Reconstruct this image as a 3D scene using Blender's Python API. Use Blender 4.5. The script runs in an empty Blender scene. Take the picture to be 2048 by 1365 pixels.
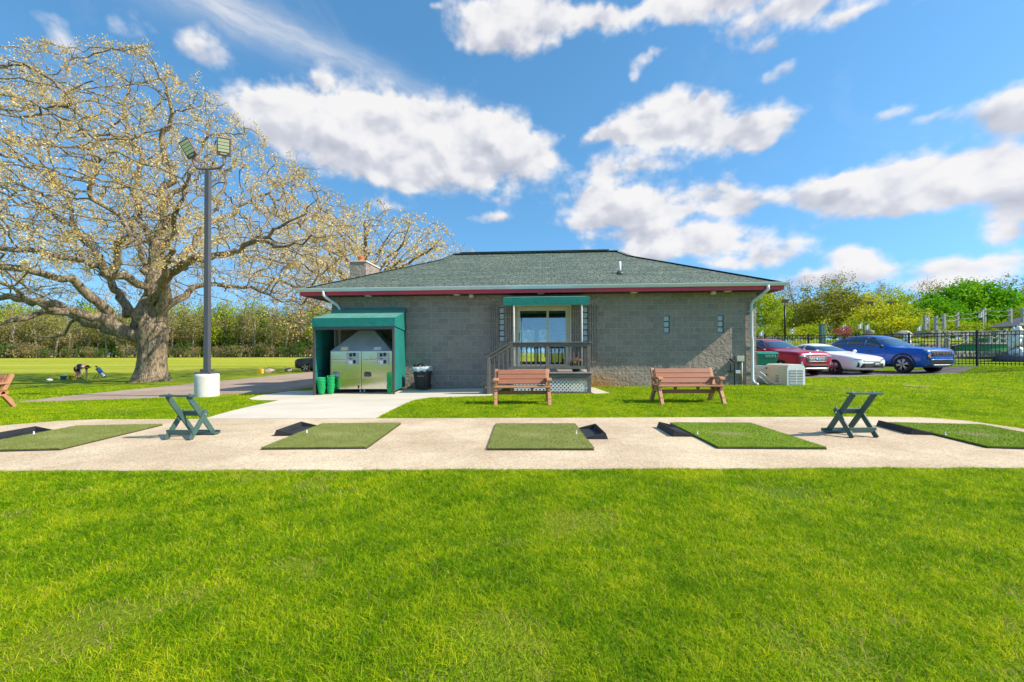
import bpy, bmesh, math, random
import numpy as np
from mathutils import Vector, Matrix
from mathutils.bvhtree import BVHTree

R = math.radians
scene = bpy.context.scene
COL = scene.collection
rng = random.Random(7)

# ------------------------------------------------------------------ camera model (measured from the photo)
F, CAMZ = 880.0, 1.2
def hor(px): return 706.0 - (px - 1024.0) * 0.0035
def sst(a, b, x):
    t = min(1.0, max(0.0, (x - a) / (b - a))); return t * t * (3 - 2 * t)
def g(x, y):
    """height of the ground"""
    xc = min(25.0, max(-25.0, x))
    z = sst(8.2, 13.5, y) * 0.0155 * (xc - 3)
    z += 0.26 * sst(18.6, 20.4, x) * sst(10, 17, y)
    z += 1.55 * sst(24.5, 33, y) * sst(16, 25, x)
    z += 0.9 * sst(42, 95, y) * (1 - sst(-5, 15, x))
    return z
def W(px, py, Y): return Vector(((px - 1024.0) / F * Y, Y, CAMZ - (py - hor(px)) / F * Y))
def G(px, py):
    """ground point seen at a pixel"""
    z = 0.0
    for _ in range(12):
        Y = (CAMZ - z) * F / max(1.0, py - hor(px)); x = (px - 1024.0) / F * Y; z = g(x, Y)
    return Vector((x, Y, z))
def X(px, Y): return (px - 1024.0) / F * Y

# ------------------------------------------------------------------ object helpers
def tag(o, label=None, cat=None, group=None, kind=None):
    if label: o['label'] = label
    if cat: o['category'] = cat
    if group: o['group'] = group
    if kind: o['kind'] = kind
    return o
def thing(name, label, cat, loc=(0, 0, 0), rotz=0.0, group=None):
    o = bpy.data.objects.new(name, None); COL.objects.link(o)
    o.empty_display_size = 0.2; o.location = loc; o.rotation_euler = (0, 0, rotz)
    return tag(o, label, cat, group)
def copy_tree(o, parent=None):
    c = o.copy(); COL.objects.link(c)
    if parent: c.parent = parent
    for ch in list(o.children): copy_tree(ch, c)
    return c

class MB:
    """collects shapes; build() links them as one mesh object"""
    def __init__(s): s.v = []; s.f = []; s.mi = []; s.sm = []
    def add(s, vs, fs, m=0, smooth=False):
        b = len(s.v); s.v += [tuple(p) for p in vs]
        for f in fs: s.f.append([i + b for i in f]); s.mi.append(m); s.sm.append(smooth)
        return s
    def box(s, x0, x1, y0, y1, z0, z1, m=0):
        return s.add([(x0,y0,z0),(x1,y0,z0),(x1,y1,z0),(x0,y1,z0),(x0,y0,z1),(x1,y0,z1),(x1,y1,z1),(x0,y1,z1)],
                     [(0,3,2,1),(4,5,6,7),(0,1,5,4),(1,2,6,5),(2,3,7,6),(3,0,4,7)], m)
    def cbox(s, c, d, m=0, rot=None):
        vs = [Vector((sx*d[0]/2, sy*d[1]/2, sz*d[2]/2)) for sz in (-1,1) for sx, sy in ((-1,-1),(1,-1),(1,1),(-1,1))]
        if rot is not None: vs = [rot @ p for p in vs]
        return s.add([p + Vector(c) for p in vs], [(0,3,2,1),(4,5,6,7),(0,1,5,4),(1,2,6,5),(2,3,7,6),(3,0,4,7)], m)
    def beam(s, p0, p1, w, t, up=(0, 0, 1), m=0):
        """bar from p0 to p1; w across, t along 'up'"""
        p0, p1 = Vector(p0), Vector(p1); d = (p1 - p0).normalized()
        u = Vector(up); a = d.cross(u)
        if a.length < 1e-5: a = d.cross(Vector((1, 0, 0)))
        a.normalize(); b = a.cross(d)
        vs = [p + a*(sa*w/2) + b*(sb*t/2) for p in (p0, p1) for sa, sb in ((-1,-1),(1,-1),(1,1),(-1,1))]
        return s.add(vs, [(0,1,2,3),(7,6,5,4),(4,5,1,0),(5,6,2,1),(6,7,3,2),(7,4,0,3)], m)
    def prism(s, pts, d, m=0, smooth=False):
        """planar outline pts (3D) extruded by vector d"""
        n = len(pts); d = Vector(d); P = [Vector(p) for p in pts]
        nr = Vector((0, 0, 0))
        for i in range(n): nr += P[i].cross(P[(i+1) % n])
        if nr.dot(d) > 0: P.reverse()
        vs = P + [p + d for p in P]
        fs = [tuple(range(n)), tuple(range(2*n-1, n-1, -1))] + [((i+1) % n, i, n+i, n+(i+1) % n) for i in range(n)]
        return s.add(vs, fs, m, smooth)
    def tube(s, pts, rad, n=8, m=0, caps=True, smooth=True, wob=None):
        P = [Vector(p) for p in pts]; k = len(P)
        if not hasattr(rad, '__len__'): rad = [rad] * k
        vs = []; a = None
        for i in range(k):
            d = (P[min(i+1, k-1)] - P[max(i-1, 0)])
            d = d.normalized() if d.length > 1e-9 else Vector((0, 0, 1))
            if a is None:
                a = d.cross(Vector((0, 0, 1)))
                if a.length < 1e-3: a = d.cross(Vector((0, 1, 0)))
            else: a = a - d * a.dot(d)
            a.normalize(); b = d.cross(a)
            for j in range(n):
                t = 2*math.pi*j/n; r = rad[i] * (wob(i, t) if wob else 1)
                vs.append(P[i] + a*(math.cos(t)*r) + b*(math.sin(t)*r))
        fs = [(i*n+j, i*n+(j+1) % n, (i+1)*n+(j+1) % n, (i+1)*n+j) for i in range(k-1) for j in range(n)]
        if caps: fs += [tuple(range(n-1, -1, -1)), tuple(range((k-1)*n, k*n))]
        return s.add(vs, fs, m, smooth)
    def lathe(s, prof, c=(0, 0, 0), n=16, m=0, axis='z', smooth=True, mat=None, ring=False):
        """prof: (r, h) from bottom to top"""
        vs = []; k = len(prof); c = Vector(c)
        for r, h in prof:
            for j in range(n):
                t = 2*math.pi*j/n; ca, sa = math.cos(t)*r, math.sin(t)*r
                p = {'z': Vector((ca, sa, h)), 'y': Vector((ca, h, -sa)), 'x': Vector((h, ca, sa))}[axis]
                if mat is not None: p = mat @ p
                vs.append(p + c)
        fs = [(i*n+j, i*n+(j+1) % n, (i+1)*n+(j+1) % n, (i+1)*n+j) for i in range(k-1) for j in range(n)]
        if ring: fs += [((k-1)*n+j, (k-1)*n+(j+1) % n, (j+1) % n, j) for j in range(n)]
        else: fs += [tuple(range(n-1, -1, -1)), tuple(range((k-1)*n, k*n))]
        return s.add(vs, fs, m, smooth)
    def ball(s, c, r, sc=(1, 1, 1), n=10, m=0, jit=0.0, rnd=None):
        vs = []; c = Vector(c); k = n // 2 + 1
        for i in range(k):
            ph = math.pi * (i / (k - 1)) - math.pi / 2
            for j in range(n):
                t = 2*math.pi*j/n; q = 1 + (rnd.uniform(-jit, jit) if jit else 0)
                vs.append(c + Vector((math.cos(ph)*math.cos(t)*sc[0], math.cos(ph)*math.sin(t)*sc[1], math.sin(ph)*sc[2])) * (r*q))
        fs = [(i*n+j, i*n+(j+1) % n, (i+1)*n+(j+1) % n, (i+1)*n+j) for i in range(k-1) for j in range(n)]
        return s.add(vs, fs, m, True)
    def mesh(s, name, bevel=0.0, segs=2, merge=False, flat=False):
        me = bpy.data.meshes.new(name); me.from_pydata(s.v, [], s.f)
        me.polygons.foreach_set('material_index', s.mi); me.polygons.foreach_set('use_smooth', s.sm)
        if bevel or merge:
            bm = bmesh.new(); bm.from_mesh(me)
            if merge: bmesh.ops.remove_doubles(bm, verts=bm.verts, dist=1e-4)
            if bevel:
                ed = [e for e in bm.edges if len(e.link_faces) == 2 and e.calc_face_angle(0) > 0.6]
                bmesh.ops.bevel(bm, geom=ed, offset=bevel, segments=segs, affect='EDGES', profile=0.6, clamp_overlap=True)
            bm.to_mesh(me); bm.free()
        auto_uv(me); return me
    def build(s, name, mats, parent=None, bevel=0.0, segs=2, merge=False, loc=None, rot=None):
        me = s.mesh(name, bevel, segs, merge)
        for m in (mats if isinstance(mats, (list, tuple)) else [mats]): me.materials.append(m)
        o = bpy.data.objects.new(name, me); COL.objects.link(o)
        if parent: o.parent = parent
        if loc is not None: o.location = loc
        if rot is not None: o.rotation_euler = rot
        return o

def auto_uv(me):
    """metric UVs: u runs level along each face, v up its slope"""
    if not me.polygons: return
    uv = me.uv_layers.new(name='UVMap')
    n = len(me.polygons); nl = len(me.loops)
    nr = np.zeros(n*3); me.polygons.foreach_get('normal', nr); nr = nr.reshape(-1, 3)
    lt = np.zeros(n, dtype=np.int64); me.polygons.foreach_get('loop_total', lt)
    t = np.stack([-nr[:, 1], nr[:, 0], np.zeros(n)], 1); L = np.linalg.norm(t, axis=1)
    flat = L < 0.05; t[flat] = (1, 0, 0); L[flat] = 1; t /= L[:, None]
    b = np.cross(nr, t)
    vi = np.zeros(nl, dtype=np.int64); me.loops.foreach_get('vertex_index', vi)
    co = np.zeros(len(me.vertices)*3); me.vertices.foreach_get('co', co); co = co.reshape(-1, 3)[vi]
    T = np.repeat(t, lt, 0); B = np.repeat(b, lt, 0)
    out = np.stack([(co*T).sum(1), (co*B).sum(1)], 1).astype(np.float32)
    uv.data.foreach_set('uv', out.ravel())

def obj_from_mesh(name, me, mats, parent=None, loc=None):
    for m in (mats if isinstance(mats, (list, tuple)) else [mats]): me.materials.append(m)
    o = bpy.data.objects.new(name, me); COL.objects.link(o)
    if parent: o.parent = parent
    if loc is not None: o.location = loc
    return o
def eval_mesh(o):
    dg = bpy.context.evaluated_depsgraph_get(); dg.update()
    return bpy.data.meshes.new_from_object(o.evaluated_get(dg))
def bake_modifiers(o):
    me = eval_mesh(o); o.modifiers.clear(); old = o.data; o.data = me; bpy.data.meshes.remove(old); return o

def text_mb(txt, size, depth=0.002, align='CENTER'):
    cu = bpy.data.curves.new('lettering', 'FONT'); cu.body = txt; cu.size = size; cu.extrude = depth
    cu.align_x = align; cu.align_y = 'CENTER'; cu.resolution_u = 3
    o = bpy.data.objects.new('lettering', cu); COL.objects.link(o)
    me = eval_mesh(o); bpy.data.objects.remove(o); bpy.data.curves.remove(cu)
    return me

def drape(poly, off, skirt=0.12, cut=0.5, kink=0.0):
    """polygon (x, y) laid on the ground, 'off' above it, with a vertical edge"""
    bm = bmesh.new()
    f = bm.faces.new([bm.verts.new((x, y, 0)) for x, y in poly])
    if f.normal.z < 0 or f.calc_area() and sum((poly[i][0]*poly[(i+1) % len(poly)][1]-poly[(i+1) % len(poly)][0]*poly[i][1]) for i in range(len(poly))) < 0: bmesh.ops.reverse_faces(bm, faces=[f])
    bmesh.ops.triangulate(bm, faces=bm.faces[:])
    xs = [p[0] for p in poly]; ys = [p[1] for p in poly]
    for ax, lo, hi in ((0, min(xs), max(xs)), (1, min(ys), max(ys))):
        k = math.ceil(lo / cut) * cut
        while k < hi:
            no = (1, 0, 0) if ax == 0 else (0, 1, 0); co = (k, 0, 0) if ax == 0 else (0, k, 0)
            bmesh.ops.bisect_plane(bm, geom=bm.verts[:]+bm.edges[:]+bm.faces[:], plane_co=co, plane_no=no, dist=1e-5); k += cut
    for v in bm.verts: v.co.z = g(v.co.x, v.co.y) + off
    if skirt:
        be = [e for e in bm.edges if e.is_boundary]
        r = bmesh.ops.extrude_edge_only(bm, edges=be)
        for el in r['geom']:
            if isinstance(el, bmesh.types.BMVert): el.co.z -= skirt
    bmesh.ops.recalc_face_normals(bm, faces=bm.faces[:])
    me = bpy.data.meshes.new('sheet'); bm.to_mesh(me); bm.free(); auto_uv(me); return me

# ------------------------------------------------------------------ materials
MATS = {}
def nd(nt, t, **kw):
    n = nt.nodes.new(t)
    for k, v in kw.items(): setattr(n, k, v)
    return n
def base_mat(name):
    m = bpy.data.materials.new(name); m.use_nodes = True; nt = m.node_tree
    return m, nt, nt.nodes['Principled BSDF']
def ramp(nt, stops):
    r = nd(nt, 'ShaderNodeValToRGB'); e = r.color_ramp.elements
    while len(e) < len(stops): e.new(0.5)
    for q, (p, c) in zip(e, stops): q.position = p; q.color = (*c, 1) if len(c) == 3 else c
    return r
def coord(nt, kind='Object', scale=(1, 1, 1)):
    tc = nd(nt, 'ShaderNodeTexCoord'); mp = nd(nt, 'ShaderNodeMapping'); mp.inputs['Scale'].default_value = scale
    nt.links.new(tc.outputs[kind], mp.inputs[0]); return mp.outputs[0]
def noise(nt, vec, scale, detail=4, rough=0.55, dist=0.0):
    n = nd(nt, 'ShaderNodeTexNoise'); n.inputs['Scale'].default_value = scale; n.inputs['Detail'].default_value = detail
    n.inputs['Roughness'].default_value = rough; n.inputs['Distortion'].default_value = dist
    nt.links.new(vec, n.inputs['Vector']); return n.outputs['Fac']
def bump(nt, bsdf, h, strength=0.3, dist=0.01):
    b = nd(nt, 'ShaderNodeBump'); b.inputs['Strength'].default_value = strength; b.inputs['Distance'].default_value = dist
    nt.links.new(h, b.inputs['Height']); nt.links.new(b.outputs[0], bsdf.inputs['Normal']); return b
def mix(nt, fac, a, b, blend='MIX'):
    n = nd(nt, 'ShaderNodeMix', data_type='RGBA', blend_type=blend)
    for s, v in ((n.inputs[0], fac), (n.inputs[6], a), (n.inputs[7], b)):
        if isinstance(v, (int, float)): s.default_value = v
        elif isinstance(v, tuple): s.default_value = (*v, 1) if len(v) == 3 else v
        else: nt.links.new(v, s)
    return n.outputs[2]
def math_(nt, op, a, b=0.0, c=0.0, clamp=False):
    n = nd(nt, 'ShaderNodeMath', operation=op, use_clamp=clamp)
    for s, v in zip(n.inputs, (a, b, c)):
        if isinstance(v, (int, float)): s.default_value = v
        else: nt.links.new(v, s)
    return n.outputs[0]
def plain(name, col, rough=0.6, metal=0.0, var=0.12, scale=6.0, bmp=0.0, bscale=60.0, bdist=0.004, stretch=(1, 1, 1), coat=0.0, kind='Object'):
    """a surface of one colour with its natural mottling and grain"""
    if name in MATS: return MATS[name]
    m, nt, b = base_mat(name); v = coord(nt, kind, stretch)
    lo = tuple(c*(1-var) for c in col); hi = tuple(min(1, c*(1+var)) for c in col)
    n = noise(nt, v, scale, 6, 0.65); r = ramp(nt, [(0.3, lo), (0.7, hi)]); nt.links.new(n, r.inputs[0])
    nt.links.new(r.outputs[0], b.inputs['Base Color'])
    b.inputs['Roughness'].default_value = rough; b.inputs['Metallic'].default_value = metal
    if coat: b.inputs['Coat Weight'].default_value = coat; b.inputs['Coat Roughness'].default_value = 0.04
    if bmp: bump(nt, b, noise(nt, v, bscale, 5, 0.6), bmp, bdist)
    MATS[name] = m; return m
def leaf_mat(name, stops, trans=0.35, rough=0.5):
    """leaves: each leaf takes its colour from the ramp by a random number stored on it"""
    if name in MATS: return MATS[name]
    m, nt, b = base_mat(name)
    at = nd(nt, 'ShaderNodeAttribute', attribute_name='leaf'); r = ramp(nt, stops); nt.links.new(at.outputs['Fac'], r.inputs[0])
    nt.links.new(r.outputs[0], b.inputs['Base Color']); b.inputs['Roughness'].default_value = rough; b.inputs['Specular IOR Level'].default_value = 0.12
    tr = nd(nt, 'ShaderNodeBsdfTranslucent'); nt.links.new(r.outputs[0], tr.inputs[0])
    mx = nd(nt, 'ShaderNodeMixShader'); mx.inputs[0].default_value = trans
    nt.links.new(b.outputs[0], mx.inputs[1]); nt.links.new(tr.outputs[0], mx.inputs[2])
    nt.links.new(mx.outputs[0], nt.nodes['Material Output'].inputs[0]); MATS[name] = m; return m

def mat_block():
    m, nt, b = base_mat('split_face_block'); uv = coord(nt, 'UV'); ob = coord(nt, 'Object')
    br = nd(nt, 'ShaderNodeTexBrick', offset=0.5); nt.links.new(uv, br.inputs['Vector'])
    for k, v in (('Scale', 1.0), ('Mortar Size', 0.009), ('Mortar Smooth', 0.15), ('Bias', -0.1), ('Brick Width', 0.4064), ('Row Height', 0.2032)): br.inputs[k].default_value = v
    br.inputs['Color1'].default_value = (0.440, 0.355, 0.300, 1); br.inputs['Color2'].default_value = (0.350, 0.280, 0.242, 1); br.inputs['Mortar'].default_value = (0.58, 0.49, 0.42, 1)
    big = noise(nt, ob, 1.3, 5, 0.6); c = mix(nt, 0.5, br.outputs['Color'], mix(nt, big, (0.6, 0.6, 0.62), (1.25, 1.2, 1.1)), 'MULTIPLY')
    fine = noise(nt, ob, 45, 6, 0.7); c = mix(nt, 0.5, c, mix(nt, fine, (0.55, 0.55, 0.55), (1.35, 1.35, 1.35)), 'MULTIPLY')
    # rust coloured water stain low on the wall right of the porch (a stain: it has its own place and outline)
    sx = nd(nt, 'ShaderNodeSeparateXYZ'); nt.links.new(ob, sx.inputs[0])
    mz = math_(nt, 'SUBTRACT', 1.0, math_(nt, 'MULTIPLY', math_(nt, 'SUBTRACT', sx.outputs[2], 0.05), 1.9), clamp=True)
    mxx = math_(nt, 'SUBTRACT', 1.0, math_(nt, 'ABSOLUTE', math_(nt, 'MULTIPLY', math_(nt, 'ADD', sx.outputs[0], 5.6), 0.62)), clamp=True)
    st = math_(nt, 'MULTIPLY', math_(nt, 'MULTIPLY', mz, mxx), math_(nt, 'MULTIPLY', noise(nt, ob, 3.5, 5, 0.7), 2.6), clamp=True)
    c = mix(nt, st, c, (0.55, 0.27, 0.07))
    nt.links.new(c, b.inputs['Base Color']); b.inputs['Roughness'].default_value = 0.9
    h = math_(nt, 'ADD', math_(nt, 'MULTIPLY', noise(nt, ob, 8.5, 5, 0.62, 0.6), 1.0), math_(nt, 'MULTIPLY', br.outputs['Fac'], -0.12))
    bump(nt, b, h, 1.0, 0.12); return m
def mat_shingle():
    m, nt, b = base_mat('green_shingle'); uv = coord(nt, 'UV')
    wv = nd(nt, 'ShaderNodeVectorMath', operation='ADD'); nt.links.new(uv, wv.inputs[0])
    nz = nd(nt, 'ShaderNodeTexNoise'); nz.inputs['Scale'].default_value = 0.8; nt.links.new(uv, nz.inputs['Vector'])
    ml = nd(nt, 'ShaderNodeVectorMath', operation='SCALE'); ml.inputs['Scale'].default_value = 0.05; nt.links.new(nz.outputs['Color'], ml.inputs[0]); nt.links.new(ml.outputs[0], wv.inputs[1])
    br = nd(nt, 'ShaderNodeTexBrick', offset=0.37, squash=1.4, squash_frequency=3); nt.links.new(wv.outputs[0], br.inputs['Vector'])
    for k, v in (('Scale', 1.0), ('Mortar Size', 0.022), ('Mortar Smooth', 0.3), ('Bias', 0.0), ('Brick Width', 0.23), ('Row Height', 0.142)): br.inputs[k].default_value = v
    br.inputs['Color1'].default_value = (0.095, 0.145, 0.108, 1); br.inputs['Color2'].default_value = (0.185, 0.215, 0.165, 1); br.inputs['Mortar'].default_value = (0.05, 0.068, 0.058, 1)
    n2 = noise(nt, uv, 3.0, 5, 0.7); c = mix(nt, 0.6, br.outputs['Color'], mix(nt, n2, (0.65, 0.7, 0.72), (1.3, 1.25, 1.2)), 'MULTIPLY')
    sx = nd(nt, 'ShaderNodeSeparateXYZ'); nt.links.new(wv.outputs[0], sx.inputs[0]); rowv = math_(nt, 'DIVIDE', sx.outputs[1], 0.142)
    wn = nd(nt, 'ShaderNodeTexWhiteNoise', noise_dimensions='2D'); cbn = nd(nt, 'ShaderNodeCombineXYZ'); nt.links.new(math_(nt, 'FLOOR', rowv), cbn.inputs[1]); nt.links.new(math_(nt, 'FLOOR', math_(nt, 'MULTIPLY', sx.outputs[0], 0.9)), cbn.inputs[0]); nt.links.new(cbn.outputs[0], wn.inputs['Vector'])
    c = mix(nt, 0.5, c, mix(nt, wn.outputs['Value'], (0.6, 0.64, 0.64), (1.4, 1.38, 1.33)), 'MULTIPLY')
    n3 = noise(nt, uv, 150, 2, 0.6); c = mix(nt, 0.5, c, mix(nt, n3, (0.5, 0.5, 0.5), (1.5, 1.5, 1.5)), 'MULTIPLY')
    nt.links.new(c, b.inputs['Base Color']); b.inputs['Roughness'].default_value = 0.85
    saw = math_(nt, 'SUBTRACT', 1.0, math_(nt, 'FRACT', rowv))
    bump(nt, b, math_(nt, 'ADD', math_(nt, 'ADD', saw, math_(nt, 'MULTIPLY', br.outputs['Fac'], -0.7)), math_(nt, 'MULTIPLY', n3, 0.3)), 0.9, 0.02); return m
def mat_wood(name, c1, c2, rough=0.8, along='x', ring=16):
    """weathered timber; the grain runs along one axis of the part"""
    if name in MATS: return MATS[name]
    m, nt, b = base_mat(name); s = {'x': (0.6, 12, 12), 'y': (12, 0.6, 12), 'z': (12, 12, 0.6), 'u': (1, 10, 1)}[along]
    v = coord(nt, 'UV' if along == 'u' else 'Object', s); n = noise(nt, v, 3.0, 6, 0.7, 0.3); v2 = coord(nt, 'Object'); n2 = noise(nt, v2, 2.0, 3)
    r = ramp(nt, [(0.25, c1), (0.75, c2)]); nt.links.new(n, r.inputs[0])
    c = mix(nt, 0.4, r.outputs[0], mix(nt, n2, (0.7, 0.7, 0.7), (1.3, 1.3, 1.3)), 'MULTIPLY')
    nt.links.new(c, b.inputs['Base Color']); b.inputs['Roughness'].default_value = rough; bump(nt, b, n, 0.35, 0.004); MATS[name] = m; return m
def mat_bark(name, c1, c2, sc=5.0, dist=0.06):
    if name in MATS: return MATS[name]
    m, nt, b = base_mat(name); v = coord(nt, 'Object', (1, 1, 0.28)); n = noise(nt, v, sc, 8, 0.72, 0.6); n2 = noise(nt, coord(nt), 0.7, 4); n3 = noise(nt, v, sc*3.2, 4, 0.6, 0.3); n = math_(nt, 'MULTIPLY_ADD', n3, 0.45, math_(nt, 'MULTIPLY', n, 0.55))
    r = ramp(nt, [(0.40, c1), (0.60, c2)]); nt.links.new(n, r.inputs[0])
    c = mix(nt, 0.6, r.outputs[0], mix(nt, n2, (0.6, 0.62, 0.6), (1.4, 1.35, 1.2)), 'MULTIPLY')
    nt.links.new(c, b.inputs['Base Color']); b.inputs['Roughness'].default_value = 0.95; bump(nt, b, n, 1.0, dist); MATS[name] = m; return m
def mat_concrete(name, c1, c2, speck=0.0, scale=1.2, crack=0.0):
    if name in MATS: return MATS[name]
    m, nt, b = base_mat(name); v = coord(nt); n = noise(nt, v, scale, 7, 0.62); r = ramp(nt, [(0.3, c1), (0.72, c2)]); nt.links.new(n, r.inputs[0])
    c = r.outputs[0]; f = noise(nt, v, 110, 3, 0.7)
    if speck:
        vo = nd(nt, 'ShaderNodeTexVoronoi'); vo.inputs['Scale'].default_value = 75; nt.links.new(v, vo.inputs['Vector'])
        sp = ramp(nt, [(0.0, (0.55, 0.5, 0.47)), (0.5, (1.0, 1.0, 1.0)), (1.0, (1.4, 1.35, 1.25))])
        sx = nd(nt, 'ShaderNodeSeparateColor'); nt.links.new(vo.outputs['Color'], sx.inputs[0]); nt.links.new(sx.outputs[0], sp.inputs[0])
        c = mix(nt, speck, c, sp.outputs[0], 'MULTIPLY')
        st = noise(nt, v, 0.55, 5, 0.65); q = ramp(nt, [(0.40, (0.66, 0.58, 0.52)), (0.58, (1, 1, 1))]); nt.links.new(st, q.inputs[0]); c = mix(nt, 0.6, c, q.outputs[0], 'MULTIPLY')
    c = mix(nt, 0.35, c, mix(nt, f, (0.6, 0.6, 0.6), (1.4, 1.4, 1.4)), 'MULTIPLY')
    nt.links.new(c, b.inputs['Base Color']); b.inputs['Roughness'].default_value = 0.9; bump(nt, b, f, 0.4, 0.006); MATS[name] = m; return m
def mat_glass(name, tint=(0.9, 0.95, 0.95), refl=0.22):
    m = bpy.data.materials.new(name); m.use_nodes = True; nt = m.node_tree; nt.nodes.remove(nt.nodes['Principled BSDF'])
    tr = nd(nt, 'ShaderNodeBsdfTransparent'); tr.inputs[0].default_value = (*tint, 1)
    gl = nd(nt, 'ShaderNodeBsdfGlossy'); gl.inputs['Roughness'].default_value = 0.01
    v = coord(nt); n = noise(nt, v, 1.2, 2); bp = nd(nt, 'ShaderNodeBump'); bp.inputs['Strength'].default_value = 0.02; nt.links.new(n, bp.inputs['Height']); nt.links.new(bp.outputs[0], gl.inputs['Normal'])
    fr = nd(nt, 'ShaderNodeFresnel'); fr.inputs[0].default_value = 1.5
    f = math_(nt, 'ADD', fr.outputs[0], refl, clamp=True); mx = nd(nt, 'ShaderNodeMixShader'); nt.links.new(f, mx.inputs[0])
    nt.links.new(tr.outputs[0], mx.inputs[1]); nt.links.new(gl.outputs[0], mx.inputs[2]); nt.links.new(mx.outputs[0], nt.nodes['Material Output'].inputs[0]); return m
def mat_steel():
    m, nt, b = base_mat('brushed_steel'); v = coord(nt, 'Object', (30, 30, 0.6)); n = noise(nt, v, 3, 4)
    v2 = coord(nt); n2 = noise(nt, v2, 2.5, 4)
    nt.links.new(mix(nt, n2, (0.58, 0.54, 0.48), (0.74, 0.70, 0.64)), b.inputs['Base Color']); b.inputs['Metallic'].default_value = 1
    nt.links.new(math_(nt, 'ADD', math_(nt, 'MULTIPLY', n, 0.10), 0.07), b.inputs['Roughness']); bump(nt, b, n2, 0.08, 0.02); return m
def mat_paint(name, col, flake=0.0):
    m, nt, b = base_mat(name); v = coord(nt); n = noise(nt, v, 3, 3)
    nt.links.new(mix(nt, n, tuple(c*0.93 for c in col), tuple(min(1, c*1.07) for c in col)), b.inputs['Base Color'])
    b.inputs['Roughness'].default_value = 0.3; b.inputs['Metallic'].default_value = flake; b.inputs['Coat Weight'].default_value = 0.45; b.inputs['Coat Roughness'].default_value = 0.03; b.inputs['Specular IOR Level'].default_value = 0.3; return m

M = {}
M['block'] = mat_block(); M['shingle'] = mat_shingle()
M['gutter'] = plain('gutter_white', (0.66, 0.69, 0.69), 0.4, var=0.06, scale=2)
M['red'] = plain('maroon_fascia', (0.60, 0.035, 0.075), 0.45, var=0.1, scale=3)
M['soffit'] = plain('dark_soffit', (0.045, 0.035, 0.03), 0.7, var=0.2, scale=4)
M['cream'] = plain('cream_trim', (0.66, 0.64, 0.53), 0.5, var=0.06)
M['white'] = plain('white_paint', (0.78, 0.78, 0.76), 0.45, var=0.05, scale=3)
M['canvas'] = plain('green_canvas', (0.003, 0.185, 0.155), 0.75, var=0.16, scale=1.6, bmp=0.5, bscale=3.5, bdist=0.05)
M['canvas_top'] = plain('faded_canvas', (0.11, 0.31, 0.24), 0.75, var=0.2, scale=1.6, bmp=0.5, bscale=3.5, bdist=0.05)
M['bronze'] = plain('dark_bronze', (0.075, 0.07, 0.075), 0.45, var=0.1)
M['steel'] = mat_steel()
M['black'] = plain('black_plastic', (0.012, 0.013, 0.015), 0.45, var=0.2)
M['rubber'] = plain('black_rubber', (0.022, 0.024, 0.028), 0.65, var=0.3, scale=5, bmp=0.3, bscale=90)
M['deck'] = mat_wood('weathered_timber', (0.085, 0.07, 0.062), (0.25, 0.215, 0.19), 0.85, 'u')
M['deck_floor'] = mat_wood('deck_boards', (0.34, 0.27, 0.22), (0.55, 0.46, 0.40), 0.85, 'u')
M['bench'] = mat_wood('recycled_brown_plank', (0.31, 0.115, 0.058), (0.42, 0.175, 0.095), 0.6, 'u')
M['bench_tan'] = mat_wood('recycled_tan_plank', (0.46, 0.20, 0.095), (0.60, 0.29, 0.155), 0.6, 'u')
M['stand'] = mat_wood('painted_green_board', (0.035, 0.085, 0.075), (0.075, 0.14, 0.12), 0.55, 'u')
M['path'] = mat_concrete('tan_aggregate', (0.61, 0.475, 0.315), (0.74, 0.605, 0.425), 0.6, 0.8)
M['walk'] = mat_concrete('pale_concrete', (0.60, 0.53, 0.42), (0.74, 0.66, 0.54), 0.0, 0.7)
M['drive'] = mat_concrete('worn_asphalt', (0.38, 0.29, 0.23), (0.48, 0.37, 0.30), 0.35, 0.6)
M['lot'] = mat_concrete('grey_asphalt', (0.20, 0.175, 0.165), (0.29, 0.255, 0.24), 0.3, 0.6)
M['pier'] = mat_concrete('pier_concrete', (0.60, 0.56, 0.50), (0.78, 0.74, 0.68), 0.0, 3)
M['pole'] = plain('grey_pole', (0.085, 0.088, 0.10), 0.5, var=0.1, scale=2)
M['fixture'] = plain('bronze_fixture', (0.16, 0.10, 0.095), 0.5, var=0.1)
M['lens'] = plain('lamp_lens', (0.68, 0.66, 0.44), 0.25, var=0.08)
M['hood_sky'] = plain('sky_tinted_hood', (0.40, 0.43, 0.47), 0.5, 0.35, var=0.14, scale=3)  # hood metal; the blue-grey of the reflected sky is put into its base colour
M['basket'] = plain('green_plastic', (0.012, 0.56, 0.17), 0.4, var=0.1)
M['cart'] = plain('teal_cart', (0.012, 0.23, 0.155), 0.45, var=0.1, scale=3)
M['generator'] = plain('cream_metal', (0.76, 0.69, 0.53), 0.5, var=0.1, scale=2)
M['pale'] = plain('pale_grey', (0.62, 0.63, 0.58), 0.5, var=0.08)
M['meter'] = plain('meter_tan', (0.55, 0.53, 0.42), 0.5, var=0.08)
M['iron'] = plain('black_iron', (0.008, 0.009, 0.011), 0.4, var=0.2)
M['galv'] = plain('galvanised', (0.42, 0.44, 0.46), 0.4, 0.7, var=0.1)
M['tin'] = plain('thin_white_post', (0.70, 0.70, 0.68), 0.4, var=0.05)
M['clay'] = plain('clay_pot', (0.62, 0.17, 0.06), 0.7, var=0.15)
M['car_glass'] = plain('car_glass', (0.03, 0.055, 0.085), 0.02, var=0.2, coat=1.0)
M['tyre'] = plain('tyre', (0.016, 0.016, 0.017), 0.8, var=0.2, scale=20)
M['rim'] = plain('alloy', (0.45, 0.46, 0.47), 0.3, 0.9, var=0.05)
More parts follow.
